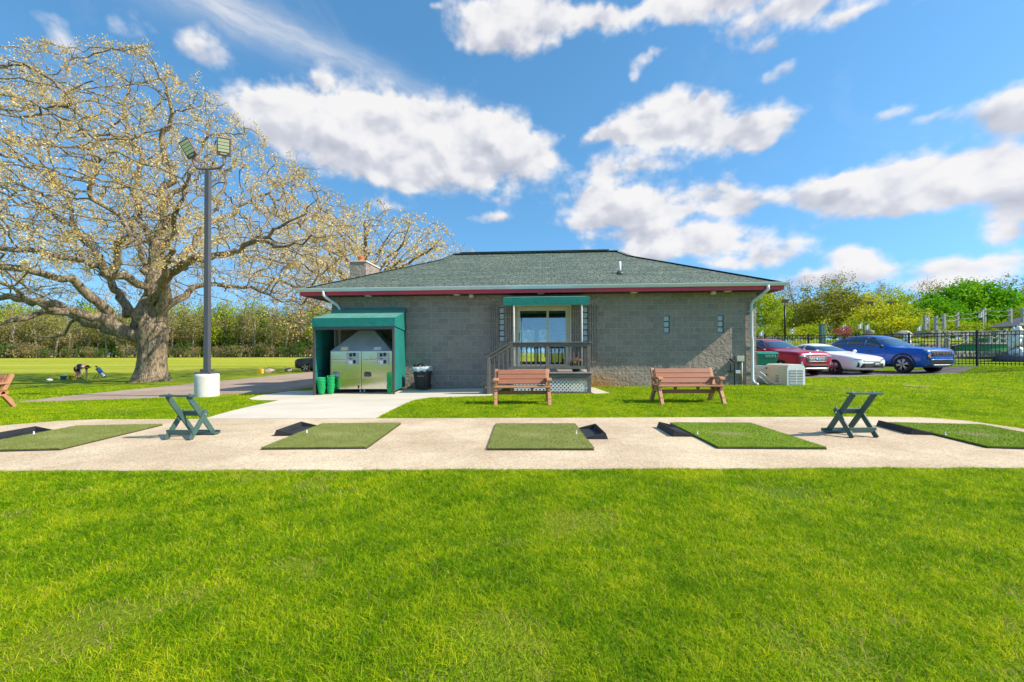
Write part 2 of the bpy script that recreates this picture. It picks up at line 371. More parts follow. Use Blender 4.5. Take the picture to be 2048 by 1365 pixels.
M['rim_dark'] = plain('dark_alloy', (0.03, 0.03, 0.032), 0.35, 0.3, var=0.1)
M['chrome'] = plain('chrome', (0.75, 0.76, 0.78), 0.12, 1.0, var=0.03)
M['lamp'] = plain('headlamp', (0.30, 0.32, 0.36), 0.06, 0.2, var=0.3, scale=30)
M['amber'] = plain('amber_lens', (0.65, 0.30, 0.10), 0.15, var=0.1)
M['clad'] = plain('dark_cladding', (0.018, 0.019, 0.021), 0.6, var=0.15)
M['red_paint'] = mat_paint('red_paint', (0.40, 0.004, 0.034), 0.2)
M['white_paint_car'] = mat_paint('pearl_paint', (0.86, 0.85, 0.86), 0.0)
M['blue_paint'] = mat_paint('blue_paint', (0.003, 0.095, 0.50), 0.1)
M['grey_paint'] = mat_paint('slate_paint', (0.03, 0.034, 0.042), 0.2)
M['skin'] = plain('skin', (0.50, 0.27, 0.19), 0.55, var=0.08)
M['navy'] = plain('navy_cloth', (0.02, 0.04, 0.075), 0.85, var=0.2, scale=14)
M['dark_cloth'] = plain('dark_cloth', (0.018, 0.017, 0.018), 0.85, var=0.2, scale=14)
M['hair'] = plain('brown_hair', (0.05, 0.028, 0.016), 0.7, var=0.3, scale=40)
M['blue_bag'] = plain('blue_nylon', (0.01, 0.09, 0.30), 0.6, var=0.15)
M['yellow'] = plain('yellow_plastic', (0.78, 0.50, 0.01), 0.5, var=0.08)
M['stone'] = mat_concrete('field_stone', (0.30, 0.25, 0.20), (0.52, 0.45, 0.37), 0.2, 2.5)
M['post_wood'] = mat_wood('grey_post', (0.26, 0.26, 0.25), (0.46, 0.46, 0.44), 0.85, 'z')
M['carpet'] = plain('putting_carpet', (0.03, 0.27, 0.10), 0.9, var=0.12, scale=8)
M['flagcloth'] = plain('white_flag', (0.80, 0.78, 0.76), 0.8, var=0.05)
M['flagred'] = plain('red_ink', (0.35, 0.02, 0.04), 0.8, var=0.05)
M['ink'] = plain('black_ink', (0.02, 0.02, 0.02), 0.7, var=0.1)
M['green_ink'] = plain('green_ink', (0.01, 0.27, 0.16), 0.6, var=0.1)
M['paper'] = plain('paper', (0.75, 0.76, 0.76), 0.7, var=0.04)
M['blueoval'] = plain('blue_enamel', (0.02, 0.09, 0.30), 0.25, var=0.05)
M['bag'] = plain('clear_bag', (0.50, 0.56, 0.60), 0.25, var=0.35, scale=9, bmp=0.8, bscale=22, bdist=0.02)
M['rust'] = plain('rusty_pipe', (0.42, 0.25, 0.13), 0.7, var=0.4, scale=5)
M['interior'] = plain('interior_wall', (0.20, 0.17, 0.14), 0.8)
M['turf'] = None
M['glass'] = mat_glass('door_glass')
M['glassblock'] = plain('glass_block', (0.46, 0.51, 0.54), 0.08, var=0.5, scale=22, bmp=0.5, bscale=24, bdist=0.02)
# ------------------------------------------------------------------ camera, sun, sky
cam = bpy.data.cameras.new('camera'); co = bpy.data.objects.new('camera', cam); COL.objects.link(co)
cam.sensor_width = 36; cam.lens = 36 * F / 2048; cam.shift_y = 23.5 / 2048; cam.clip_start = 0.05; cam.clip_end = 3000
co.location = (0, 0, CAMZ); co.rotation_euler = (R(90), R(0.2), 0); scene.camera = co

SUN_EL, SUN_AZ = 39.5, 106.6          # azimuth clockwise from +Y
sd = Vector((math.sin(R(SUN_AZ))*math.cos(R(SUN_EL)), math.cos(R(SUN_AZ))*math.cos(R(SUN_EL)), math.sin(R(SUN_EL))))
sl = bpy.data.lights.new('sun', 'SUN'); sl.energy = 4.0; sl.angle = R(0.53); sl.color = (1.0, 0.91, 0.74)
so = bpy.data.objects.new('sun', sl); COL.objects.link(so); so.rotation_euler = sd.to_track_quat('Z', 'Y').to_euler(); so.location = (30, -10, 30)

SKY_STR, CLOUD = 0.15, 0.60
world = bpy.data.worlds.new('World'); scene.world = world; world.use_nodes = True
nt = world.node_tree; bg = nt.nodes['Background']; bg.inputs[1].default_value = SKY_STR
sky = nd(nt, 'ShaderNodeTexSky', sky_type='NISHITA'); sky.sun_disc = False; sky.sun_elevation = R(SUN_EL); sky.sun_rotation = R(SUN_AZ)
sky.air_density = 1.0; sky.dust_density = 0.3; sky.ozone_density = 2.2; sky.altitude = 200
tc = nd(nt, 'ShaderNodeTexCoord'); lf = nd(nt, 'ShaderNodeVectorMath', operation='MULTIPLY_ADD'); lf.inputs[1].default_value = (1, 1, 0.80); lf.inputs[2].default_value = (0, 0, 0.22); nt.links.new(tc.outputs['Generated'], lf.inputs[0]); nt.links.new(lf.outputs[0], sky.inputs[0])
sx = nd(nt, 'ShaderNodeSeparateXYZ'); nt.links.new(tc.outputs['Generated'], sx.inputs[0])
az = math_(nt, 'ARCTAN2', sx.outputs[0], sx.outputs[1]); el = math_(nt, 'ARCSINE', sx.outputs[2])
cb = nd(nt, 'ShaderNodeCombineXYZ'); nt.links.new(az, cb.inputs[0]); nt.links.new(el, cb.inputs[1]); P2 = cb.outputs[0]
# clouds: soft ellipses in azimuth / elevation (degrees taken from the photo), broken up by noise
CL = [ # px, py, rx, ry, weight
 (560,232,85,52,1),(650,240,105,66,1),(760,232,120,74,1),(770,320,150,62,.95),(905,262,115,74,1),(985,290,95,62,1),(1050,315,78,42,.85),(850,352,190,36,.8),(505,205,60,36,.9),
 (1330,238,95,48,1),(1392,230,75,56,1),(1285,248,80,34,.95),(1215,266,62,20,.75),(1445,276,125,42,1),(1545,256,76,40,1),(1240,332,90,32,.8),
 (1635,385,74,36,1),(1715,378,85,42,1),(1800,352,95,50,1),(1905,345,115,48,1),(2000,355,95,52,1),(2100,350,110,60,1),(1800,412,240,22,.85),
 (1990,226,95,36,.95),(2062,212,80,56,1),(1785,228,58,17,.62),(1845,246,45,14,.6),
 (975,30,80,50,.95),(1065,42,115,66,1),(1190,40,75,26,.8),(950,95,40,26,.65),(1060,102,56,28,.75),
 (1330,0,110,26,.95),(1430,8,150,34,1),(1600,12,200,42,1),(1710,24,100,22,.75),(1840,4,40,12,.5),
 (1205,395,110,38,.95),(1290,404,100,38,.95),(1432,384,58,34,1),(1500,400,58,28,.95),(1345,428,190,14,.7),
 (1255,466,115,24,.95),(1435,470,115,30,1),(1330,498,210,20,.9),(1180,440,60,20,.6),(1540,505,90,18,.7),(1700,505,60,18,.7),(1750,540,120,16,.7),(1725,520,62,20,.8),(1905,530,62,18,.75),(1600,478,46,11,.5),(2010,472,80,30,.75),(2040,430,90,40,.8),
 (982,436,64,17,.8),(1010,390,62,18,.5),(400,92,74,34,.72),(1525,100,66,20,.7),(1560,142,52,24,.62),(1308,112,50,17,.66),(1275,148,20,22,.6),
 (130,84,62,30,.45),(270,75,50,40,.42),(60,20,100,26,.4),(1650,560,130,20,.95),(1480,525,110,18,.8),(1890,560,140,18,.85),(2000,520,90,22,.8),(1250,520,120,14,.7),(780,410,60,14,.5),(640,160,26,12,.45),(868,10,26,10,.5)]
def azel(px, py):
    x, z = (px-1024)/F, (hor(px)-py)/F; return math.atan2(x, 1), math.atan2(z, math.hypot(x, 1))
W_ = None; T_ = None
# bend the coordinates a little so that no outline stays an ellipse
wn = nd(nt, 'ShaderNodeTexNoise'); wn.inputs['Scale'].default_value = 9; wn.inputs['Detail'].default_value = 4; wn.inputs['Roughness'].default_value = 0.6; nt.links.new(P2, wn.inputs['Vector'])
ws = nd(nt, 'ShaderNodeVectorMath', operation='MULTIPLY_ADD'); ws.inputs[1].default_value = (0.055, 0.042, 0); ws.inputs[2].default_value = (-0.0275, -0.021, 0); nt.links.new(wn.outputs['Color'], ws.inputs[0])
wa = nd(nt, 'ShaderNodeVectorMath', operation='ADD'); nt.links.new(P2, wa.inputs[0]); nt.links.new(ws.outputs[0], wa.inputs[1]); PW = wa.outputs[0]
for px, py, rx, ry, w in CL:
    a0, e0 = azel(px, py); a1, _ = azel(px+rx, py); _, e1 = azel(px, py-ry); ra, re = max(1e-3, a1-a0)*1.2, max(1e-3, e1-e0)*1.22
    ma = nd(nt, 'ShaderNodeVectorMath', operation='MULTIPLY_ADD'); ma.inputs[1].default_value = (1/ra, 1/re, 0); ma.inputs[2].default_value = (-a0/ra, -e0/re, 0); nt.links.new(PW, ma.inputs[0])
    dt = nd(nt, 'ShaderNodeVectorMath', operation='DOT_PRODUCT'); nt.links.new(ma.outputs[0], dt.inputs[0]); nt.links.new(ma.outputs[0], dt.inputs[1])
    e = math_(nt, 'MULTIPLY', math_(nt, 'POWER', 0.20, dt.outputs['Value']), w)
    sc_ = nd(nt, 'ShaderNodeVectorMath', operation='SCALE'); nt.links.new(ma.outputs[0], sc_.inputs[0]); nt.links.new(e, sc_.inputs['Scale'])
    W_ = e if W_ is None else math_(nt, 'ADD', W_, e)
    if T_ is None: T_ = sc_.outputs[0]
    else: ad = nd(nt, 'ShaderNodeVectorMath', operation='ADD'); nt.links.new(T_, ad.inputs[0]); nt.links.new(sc_.outputs[0], ad.inputs[1]); T_ = ad.outputs[0]
sp = nd(nt, 'ShaderNodeSeparateXYZ'); nt.links.new(T_, sp.inputs[0]); T_ = sp.outputs[1]
def cn(vec, sc, det=9, ro=0.58, di=0.25):
    n = nd(nt, 'ShaderNodeTexNoise'); n.inputs['Scale'].default_value = sc; n.inputs['Detail'].default_value = det; n.inputs['Roughness'].default_value = ro; n.inputs['Distortion'].default_value = di
    nt.links.new(vec, n.inputs['Vector']); return n.outputs['Fac']
stv = nd(nt, 'ShaderNodeVectorMath', operation='MULTIPLY'); stv.inputs[1].default_value = (1, 1.35, 1); nt.links.new(P2, stv.inputs[0])
sh = nd(nt, 'ShaderNodeVectorMath', operation='ADD'); sh.inputs[1].default_value = (0.014, 0.030, 0); nt.links.new(stv.outputs[0], sh.inputs[0])
n0 = cn(stv.outputs[0], 11, 10, 0.56, 0.15); s0 = cn(stv.outputs[0], 11, 3.0, 0.5, 0.15); s1 = cn(sh.outputs[0], 11, 3.0, 0.5, 0.15); nf = cn(stv.outputs[0], 5.0, 3)
Wl = math_(nt, 'SUBTRACT', 1.0, math_(nt, 'POWER', 0.30, W_)); vo = nd(nt, 'ShaderNodeTexVoronoi'); vo.inputs['Scale'].default_value = 15; vo.inputs['Detail'].default_value = 3; vo.inputs['Roughness'].default_value = 0.55; nt.links.new(stv.outputs[0], vo.inputs['Vector'])
puff = math_(nt, 'SUBTRACT', 0.66, vo.outputs['Distance'])
fld = math_(nt, 'ADD', math_(nt, 'ADD', Wl, math_(nt, 'MULTIPLY', puff, 0.34)), math_(nt, 'MULTIPLY', math_(nt, 'SUBTRACT', n0, 0.5), 0.95))
mr = nd(nt, 'ShaderNodeMapRange', interpolation_type='SMOOTHSTEP'); mr.inputs[1].default_value = 0.16; mr.inputs[2].default_value = 0.62; nt.links.new(fld, mr.inputs[0])
dens = math_(nt, 'MULTIPLY', mr.outputs[0], math_(nt, 'MULTIPLY_ADD', W_, 0.9, 0.38), clamp=True)
tav = math_(nt, 'DIVIDE', T_, math_(nt, 'ADD', W_, 0.08))
rel = math_(nt, 'MULTIPLY', math_(nt, 'SUBTRACT', s0, s1), 2.3)
thick = math_(nt, 'MULTIPLY', math_(nt, 'SUBTRACT', fld, 0.45, clamp=True), -0.18)
br_ = math_(nt, 'ADD', math_(nt, 'MULTIPLY_ADD', tav, 0.55, 0.74), rel)
br_ = math_(nt, 'ADD', math_(nt, 'ADD', math_(nt, 'ADD', br_, thick), math_(nt, 'MULTIPLY', puff, 0.22)), math_(nt, 'MULTIPLY', math_(nt, 'SUBTRACT', nf, 0.5), 1.05))
cr = ramp(nt, [(0.0, (0.55, 0.58, 0.67)), (0.40, (0.72, 0.735, 0.81)), (0.66, (0.91, 0.91, 0.94)), (0.92, (1.0, 0.985, 0.985))]); nt.links.new(br_, cr.inputs[0])
cs = nd(nt, 'ShaderNodeVectorMath', operation='SCALE'); cs.inputs['Scale'].default_value = CLOUD/SKY_STR; nt.links.new(cr.outputs[0], cs.inputs[0])
# thin high streak running down from the upper left, and faint cirrus
a0, e0 = azel(430, 0); a1, e1 = azel(930, 200); L = math.hypot(a1-a0, e1-e0); dx, dy = (a1-a0)/L, (e1-e0)/L
def lin(ax, ay, c): # dot of (az, el) with a direction, shifted
    n = nd(nt, 'ShaderNodeVectorMath', operation='DOT_PRODUCT'); n.inputs[1].default_value = (ax, ay, 0); nt.links.new(PW, n.inputs[0]); return math_(nt, 'ADD', n.outputs['Value'], c)
al = lin(dx, dy, -(a0*dx+e0*dy)); ac = lin(-dy, dx, (a0*dy-e0*dx))
wid = math_(nt, 'MULTIPLY_ADD', al, -0.05, 0.038)
band = math_(nt, 'POWER', 0.3, math_(nt, 'POWER', math_(nt, 'DIVIDE', ac, math_(nt, 'MAXIMUM', wid, 0.008)), 2.0))
stx = nd(nt, 'ShaderNodeCombineXYZ'); nt.links.new(math_(nt, 'MULTIPLY', al, 5.0), stx.inputs[0]); nt.links.new(math_(nt, 'MULTIPLY', ac, 38.0), stx.inputs[1])
wsp = cn(stx.outputs[0], 1.6, 7, 0.65)
endm = math_(nt, 'SUBTRACT', 1.0, math_(nt, 'MULTIPLY', al, 1.65), clamp=True)
band = math_(nt, 'MULTIPLY', math_(nt, 'MULTIPLY', band, wsp), endm)
thin = math_(nt, 'MULTIPLY', math_(nt, 'SUBTRACT', cn(stv.outputs[0], 3.2, 8, 0.6, 0.6), 0.56, clamp=True), 0.8)
streak = math_(nt, 'MULTIPLY', math_(nt, 'ADD', math_(nt, 'MULTIPLY', band, 1.45), thin), 1.0, clamp=True)
hs = nd(nt, 'ShaderNodeHueSaturation'); hs.inputs['Hue'].default_value = 0.488; hs.inputs['Saturation'].default_value = 1.2; hs.inputs['Value'].default_value = 1.1; nt.links.new(sky.outputs[0], hs.inputs['Color'])
c1 = mix(nt, streak, hs.outputs[0], tuple(v*CLOUD*0.9/SKY_STR for v in (0.90, 0.93, 1.0)))
up = nd(nt, 'ShaderNodeMapRange'); up.inputs[1].default_value = 0.0; up.inputs[2].default_value = 0.03; nt.links.new(el, up.inputs[0])
dd = math_(nt, 'MULTIPLY', dens, math_(nt, 'MULTIPLY', up.outputs[0], 0.97))
c2 = mix(nt, dd, c1, cs.outputs[0]); nt.links.new(c2, bg.inputs[0])
world.cycles.sampling_method = 'MANUAL'; world.cycles.sample_map_resolution = 512

scene.view_settings.view_transform = 'Standard'; scene.view_settings.look = 'None'; scene.view_settings.exposure = 0.66; scene.view_settings.gamma = 1.0
scene.cycles.use_denoising = True; scene.cycles.max_bounces = 7; scene.cycles.transparent_max_bounces = 10; scene.cycles.diffuse_bounces = 3
scene.render.film_transparent = False

# ------------------------------------------------------------------ the ground
def vnoise(x, y, sc, seed=0):
    x = np.asarray(x)*sc; y = np.asarray(y)*sc; xi = np.floor(x).astype(np.int64); yi = np.floor(y).astype(np.int64); fx = x-xi; fy = y-yi
    fx = fx*fx*(3-2*fx); fy = fy*fy*(3-2*fy)
    def h(a, b):
        n = (a*374761393 + b*668265263 + seed*974711) & 0xffffffff; n = ((n ^ (n >> 13))*1274126177) & 0xffffffff; return ((n ^ (n >> 16)) & 0xffff)/65535.0
    return (h(xi, yi)*(1-fx)+h(xi+1, yi)*fx)*(1-fy) + (h(xi, yi+1)*(1-fx)+h(xi+1, yi+1)*fx)*fy
def fbm(x, y, sc, seed=0): return sum(vnoise(x, y, sc*2**k, seed+k)*0.5**k for k in range(4))/1.875

xs = [-1600, -900, -500, -300, -200, -150, -120, -95, -80, -68, -58, -50, -44, -39, -35, -32] + [-30+0.5*i for i in range(141)] + [42, 45, 49, 54, 60, 68, 78, 90, 110, 140, 200, 300, 500, 900, 1600]
ys = [-900, -400, -200, -100, -60, -35, -20, -12, -6] + [-3+0.5*i for i in range(97)] + [46.5, 48.5, 51, 54, 58, 62, 67, 72, 78, 84, 90, 96, 104, 115, 130, 160, 220, 320, 500, 900, 2200]
vs = [(x, y, g(x, y)) for y in ys for x in xs]; nx = len(xs)
me = bpy.data.meshes.new('ground'); me.from_pydata(vs, [], [(j*nx+i, j*nx+i+1, (j+1)*nx+i+1, (j+1)*nx+i) for j in range(len(ys)-1) for i in range(nx-1)])
me.polygons.foreach_set('use_smooth', [True]*len(me.polygons)); auto_uv(me)
m, nt, b = base_mat('lawn'); v = coord(nt)
n1 = noise(nt, v, 0.45, 6, 0.65); n2 = noise(nt, v, 5.0, 6, 0.7); n3 = noise(nt, coord(nt, 'Object', (1, 0.25, 1)), 0.06, 3); n4 = noise(nt, v, 40, 4, 0.7)
r = ramp(nt, [(0.30, (0.13, 0.25, 0.004)), (0.5, (0.225, 0.335, 0.006)), (0.72, (0.33, 0.36, 0.014))]); nt.links.new(n1, r.inputs[0])
c = mix(nt, 0.75, r.outputs[0], mix(nt, n2, (0.45, 0.5, 0.45), (1.55, 1.5, 1.5)), 'MULTIPLY')
c = mix(nt, 0.6, c, mix(nt, n4, (0.45, 0.5, 0.45), (1.5, 1.45, 1.5)), 'MULTIPLY')
# farther out the mown field is drier and yellower, in long bands
sxx = nd(nt, 'ShaderNodeSeparateXYZ'); nt.links.new(v, sxx.inputs[0])
far = nd(nt, 'ShaderNodeMapRange'); far.inputs[1].default_value = 22; far.inputs[2].default_value = 48; nt.links.new(sxx.outputs[1], far.inputs[0])
bands = noise(nt, coord(nt, 'Object', (0.06, 1, 1)), 0.16, 4, 0.7); fr_ = ramp(nt, [(0.35, (0.34, 0.38, 0.025)), (0.65, (0.58, 0.53, 0.065))]); nt.links.new(bands, fr_.inputs[0])
fc = mix(nt, 0.5, fr_.outputs[0], mix(nt, n2, (0.6, 0.6, 0.6), (1.4, 1.4, 1.4)), 'MULTIPLY')
c = mix(nt, math_(nt, 'MULTIPLY', far.outputs[0], 0.85), c, fc)
nt.links.new(c, b.inputs['Base Color']); b.inputs['Roughness'].default_value = 0.9; b.inputs['Specular IOR Level'].default_value = 0.15
bump(nt, b, math_(nt, 'ADD', n2, n4), 1.0, 0.05); M['lawn'] = m
tag(obj_from_mesh('ground', me, m), 'sunlit green lawn and mown field all around', 'ground', kind='structure')

# ------------------------------------------------------------------ paved surfaces
PATH = [(-9.6, 4.49), (-9.0, 6.9), (-8.55, 7.35), (-8.1, 7.82)] + [(-7.6+i*1.0, 8.0) for i in range(15)] + [(7.35, 7.92), (7.75, 7.5), (7.8, 6.4), (8.0, 4.47)] + [(7.8-i*.25, 4.478+0.014*math.sin(i*2.1)+0.012*math.sin(i*.77+1)+rng.uniform(-.01, .01)) for i in range(67)]
WALK = [(-5.6, 8.004), (-2.5, 8.004), (-2.64, 11.6), (-2.55, 12.15), (-2.3, 12.45), (-0.6, 12.75), (-0.55, 15.4), (-7.4, 15.9), (-8.0, 15.9), (-8.2, 14.2), (-7.9, 13.2), (-7.55, 12.75), (-7.1, 12.5), (-6.55, 12.35)]
SLAB = [(2.37, 12.75), (2.85, 12.8), (2.75, 14.9), (2.37, 15.0)]
DRIVE = [(-15.4, 13.4), (-10.6, 14.35), (-9.7, 15.05), (-8.3, 15.5), (-8.0, 18), (-8.2, 42), (-9, 60), (-20, 60), (-16.2, 40), (-15.9, 24), (-15.9, 16)]
LOT = [(8.9, 17.3), (11.9, 17.75), (19.1, 18.7), (20.3, 19.15), (19.9, 20.0), (18.9, 20.9), (11.0, 25.6), (6.5, 27.5), (2.0, 27.5), (7.5, 20.0)]
tag(obj_from_mesh('path', drape(PATH, 0.016), M['path']), 'tan exposed aggregate strip under the hitting mats', 'path', kind='structure')
tag(obj_from_mesh('walkway', drape(WALK, 0.022), M['walk']), 'pale concrete walk leading to the ball machine', 'path', kind='structure')
tag(obj_from_mesh('pavement', drape(SLAB, 0.022), M['walk']), 'small concrete slab beside the porch', 'path', kind='structure')
tag(obj_from_mesh('driveway', drape(DRIVE, 0.012), M['drive']), 'worn pinkish asphalt drive beside the big oak', 'road', kind='structure')
tag(obj_from_mesh('parking_lot', drape(LOT, 0.012), M['lot']), 'grey asphalt lot under the three parked cars', 'road', kind='structure')

# ------------------------------------------------------------------ grass
def inside(poly, x, y):
    c = np.zeros(len(x), bool); n = len(poly)
    for i in range(n):
        x0, y0 = poly[i]; x1, y1 = poly[(i+1) % n]
        if y0 == y1: continue
        k = ((y0 > y) != (y1 > y)) & (x < (x1-x0)*(y-y0)/(y1-y0)+x0); c ^= k
    return c
YAW = R(-4.03); O = Vector((8.28, 14.92, 0)); UX = Vector((math.cos(YAW), math.sin(YAW), 0)); VX = Vector((-math.sin(YAW), math.cos(YAW), 0))
def B(u, v, z=0.0): return O + UX*u + VX*v + Vector((0, 0, z))
FOOT = [tuple(B(*p))[:2] for p in ((0.0, 0.0), (0.0, 8.8), (-14.85, 8.8), (-14.85, 0.0))]
PORCH = [(-0.75, 12.95), (2.37, 12.95), (2.37, 15.4), (-0.75, 15.4)]
gnp = np.vectorize(g)
def grass_mesh(zones, seed):
    rs = np.random.RandomState(seed); V = []; Fq = []; Ft = []; A = []; base = 0
    for (x0, x1, y0, y1, dens, wmin, wmax, hmin, hmax, fov) in zones:
        n = int((x1-x0)*(y1-y0)*dens); x = rs.uniform(x0, x1, n); y = rs.uniform(y0, y1, n)
        if fov: k = (np.abs(x) < 1.17*y + 0.9) | ((np.abs(x) < 1.17*y + 4.0) & (rs.uniform(0, 1, n) < .5)); x, y = x[k], y[k]
        k = np.ones(len(x), bool)
        for pl in (PATH, WALK, SLAB, DRIVE, LOT, FOOT, PORCH): k &= ~inside(pl, x, y)
        x, y = x[k], y[k]; bare = fbm(x, y, 1.6, 11)
        k = rs.uniform(0, 1, len(x)) < np.clip((bare-0.22)*6, 0.15, 1); x, y, bare = x[k], y[k], bare[k]
        n = len(x); z = gnp(x, y) if y1 > 8 else np.zeros(n)
        tuft = fbm(x, y, 2.2, 5); h = rs.uniform(hmin, hmax, n)*(0.75+0.5*tuft); w = rs.uniform(wmin, wmax, n)
        a = rs.uniform(0, 2*np.pi, n); la = rs.uniform(0, 2*np.pi, n); lean = h*rs.uniform(0.3, 2.4, n)
        wx, wy = np.cos(a)*w/2, np.sin(a)*w/2; lx, ly = np.cos(la)*lean, np.sin(la)*lean
        P = np.empty((n, 5, 3), np.float32)
        P[:, 0] = np.stack([x-wx, y-wy, z-0.005], 1); P[:, 1] = np.stack([x+wx, y+wy, z-0.005], 1)
        P[:, 2] = np.stack([x+wx*.8+lx*.35, y+wy*.8+ly*.35, z+h*.62], 1); P[:, 3] = np.stack([x-wx*.8+lx*.35, y-wy*.8+ly*.35, z+h*.62], 1)
        P[:, 4] = np.stack([x+lx, y+ly, z+h*0.95], 1)
        col = np.clip(0.53+(fbm(x, y, 0.55, 3)-0.5)*0.22+(fbm(x, y, 3.5, 9)-0.5)*0.5+(fbm(x, y, 14.0, 19)-0.5)*0.6+rs.normal(0, 0.19, n), 0, 0.86)
        dead = (rs.uniform(0, 1, n) < 0.03+0.22*(bare < 0.31)); col = np.where(dead, rs.uniform(0.9, 1.0, n), col)
        i = base+np.arange(n)[:, None]*5; Fq.append(i+np.array([[0, 1, 2, 3]])); Ft.append(i+np.array([[3, 2, 4]])); V.append(P.reshape(-1, 3)); A.append(np.repeat(col, 5)); base += n*5
    V = np.concatenate(V); Fq = np.concatenate(Fq); Ft = np.concatenate(Ft); A = np.concatenate(A).astype(np.float32)
    me = bpy.data.meshes.new('grass'); me.vertices.add(len(V)); me.vertices.foreach_set('co', V.ravel())
    nl = Fq.size+Ft.size; me.loops.add(nl); me.loops.foreach_set('vertex_index', np.concatenate([Fq.ravel(), Ft.ravel()]).astype(np.int32))
    npoly = len(Fq)+len(Ft); me.polygons.add(npoly); st = np.concatenate([np.arange(len(Fq))*4, Fq.size+np.arange(len(Ft))*3]).astype(np.int32)
    me.polygons.foreach_set('loop_start', st); me.update(calc_edges=True)
    at = me.attributes.new('leaf', 'FLOAT', 'POINT'); at.data.foreach_set('value', A); return me
M['blade'] = leaf_mat('grass_blade', [(0.0, (0.06, 0.19, 0.003)), (0.3, (0.175, 0.36, 0.003)), (0.6, (0.385, 0.555, 0.004)), (0.86, (0.72, 0.72, 0.02)), (0.9, (0.52, 0.40, 0.13)), (1.0, (0.62, 0.46, 0.20))], 0.5, 0.6)
gm = grass_mesh([(-7.5, 7.5, 0.4, 2.3, 24000, .0016, .0034, .012, .036, True), (-9, 9, 2.3, 3.4, 15000, .0022, .0042, .014, .036, True), (-10, 10, 3.4, 4.52, 10000, .003, .0052, .016, .04, True),
                 (-15, 15, 4.52, 10.5, 3000, .005, .008, .018, .038, True), (-19, 19, 10.5, 14.5, 1500, .008, .012, .022, .042, True), (-28, 26, 14.5, 21, 500, .013, .020, .025, .045, True)], 4)
tag(obj_from_mesh('grass', gm, M['blade']), 'short bright green mown grass with yellow patches', 'grass', kind='stuff')
# ------------------------------------------------------------------ the clubhouse (local axes: x along the front wall, y into the building)
def U(px, v=0.0):
    t = (px-1024)/F; c, s = math.cos(-YAW), math.sin(-YAW)
    return (t*(O.y+c*v) - O.x - s*v) / (c + s*t)
club = thing('clubhouse', 'low grey block clubhouse with green shingle hip roof and maroon fascia', 'building', O, YAW)
HOLES = [(-8.16, -6.27, 0.64, 2.82), (-3.06, -2.86, 1.86, 2.46), (-1.26, -1.06, 1.86, 2.46), (-8.76, -8.56, 1.58, 2.80), (-5.84, -5.64, 1.58, 2.80)]
def wall_holes(mb, u0, u1, z0, z1, th, holes, P):
    """wall sheet with real openings; P maps (along, depth, z) to local space"""
    us = sorted({u0, u1, *[h[0] for h in holes], *[h[1] for h in holes]}); zs = sorted({z0, z1, *[h[2] for h in holes], *[h[3] for h in holes]})
    for i in range(len(us)-1):
        for j in range(len(zs)-1):
            a, b, c, d = us[i], us[i+1], zs[j], zs[j+1]
            if any(h[0] <= a and b <= h[1] and h[2] <= c and d <= h[3] for h in holes): continue
            mb.add([P(a, 0, c), P(b, 0, c), P(b, 0, d), P(a, 0, d)], [(0, 1, 2, 3)]); mb.add([P(a, th, c), P(b, th, c), P(b, th, d), P(a, th, d)], [(3, 2, 1, 0)])
    for a, b, c, d in holes:
        for q in ([P(a, 0, c), P(a, th, c), P(b, th, c), P(b, 0, c)], [P(a, 0, d), P(b, 0, d), P(b, th, d), P(a, th, d)], [P(a, 0, c), P(a, 0, d), P(a, th, d), P(a, th, c)], [P(b, 0, c), P(b, th, c), P(b, th, d), P(b, 0, d)]): mb.add(q, [(0, 1, 2, 3)])
WL, WD, WT = -14.85, 8.8, 3.235
mb = MB()
wall_holes(mb, WL, 0, -0.4, WT, 0.2, HOLES, lambda a, d, z: (a, d, z))
BW = (U(1036, 8.8), U(1096, 8.8), 0.66, 2.5)
wall_holes(mb, WL, 0, -0.4, WT, -0.2, [BW], lambda a, d, z: (a, WD+d, z))
mb.box(WL, WL+0.2, 0.2, WD-0.2, -0.4, WT); mb.box(-0.2, 0, 0.2, WD-0.2, -0.4, WT)
mb.build('wall', M['block'], club)
mb = MB(); mb.box(WL+.2, -.2, .2, WD-.2, -0.3, 0.64); mb.build('interior_floor', M['interior'], club)
for u in (-9.6, -4.7): mb = MB(); mb.box(u, u+.1, 0.21, WD-.21, 0.64, 3.2); mb.build('interior_wall', M['interior'], club)
# roof: front, back, two hip ends with a small gablet at the top
E0, E1, EV, EB, ZE, PI_ = -15.7, 0.6, -0.6, 9.4, 3.45, 0.448
S = 4.1; RL, RR, RV = -11.28, -3.88, 4.4
zr = ZE+PI_*(RV-EV); zs_ = ZE+PI_*S
fl, frr = (E0+S, EV+S, zs_), (E1-S, EV+S, zs_); bl, brr = (E0+S, EB-S, zs_), (E1-S, EB-S, zs_)
rl, rr_ = (RL, RV, zr), (RR, RV, zr); c00, c10, c11, c01 = (E0, EV, ZE), (E1, EV, ZE), (E1, EB, ZE), (E0, EB, ZE)
mb = MB(); mb.add([c00, c10, frr, rr_, rl, fl], [(0, 1, 2, 3, 4, 5)]); mb.add([c11, c01, bl, rl, rr_, brr], [(0, 1, 2, 3, 4, 5)])
mb.add([c10, c11, brr, frr], [(0, 1, 2, 3)]); mb.add([c01, c00, fl, bl], [(0, 1, 2, 3)]); mb.add([frr, brr, rr_], [(0, 1, 2)]); mb.add([bl, fl, rl], [(0, 1, 2)])
dz = 0.05; low = [(x, y, z-dz) for x, y, z in (c00, c10, c11, c01)]
mb.add([c00, c10, c11, c01]+low, [(1, 0, 4, 5), (2, 1, 5, 6), (3, 2, 6, 7), (0, 3, 7, 4)])
roof = mb.build('roof', M['shingle'], club)
mb = MB()
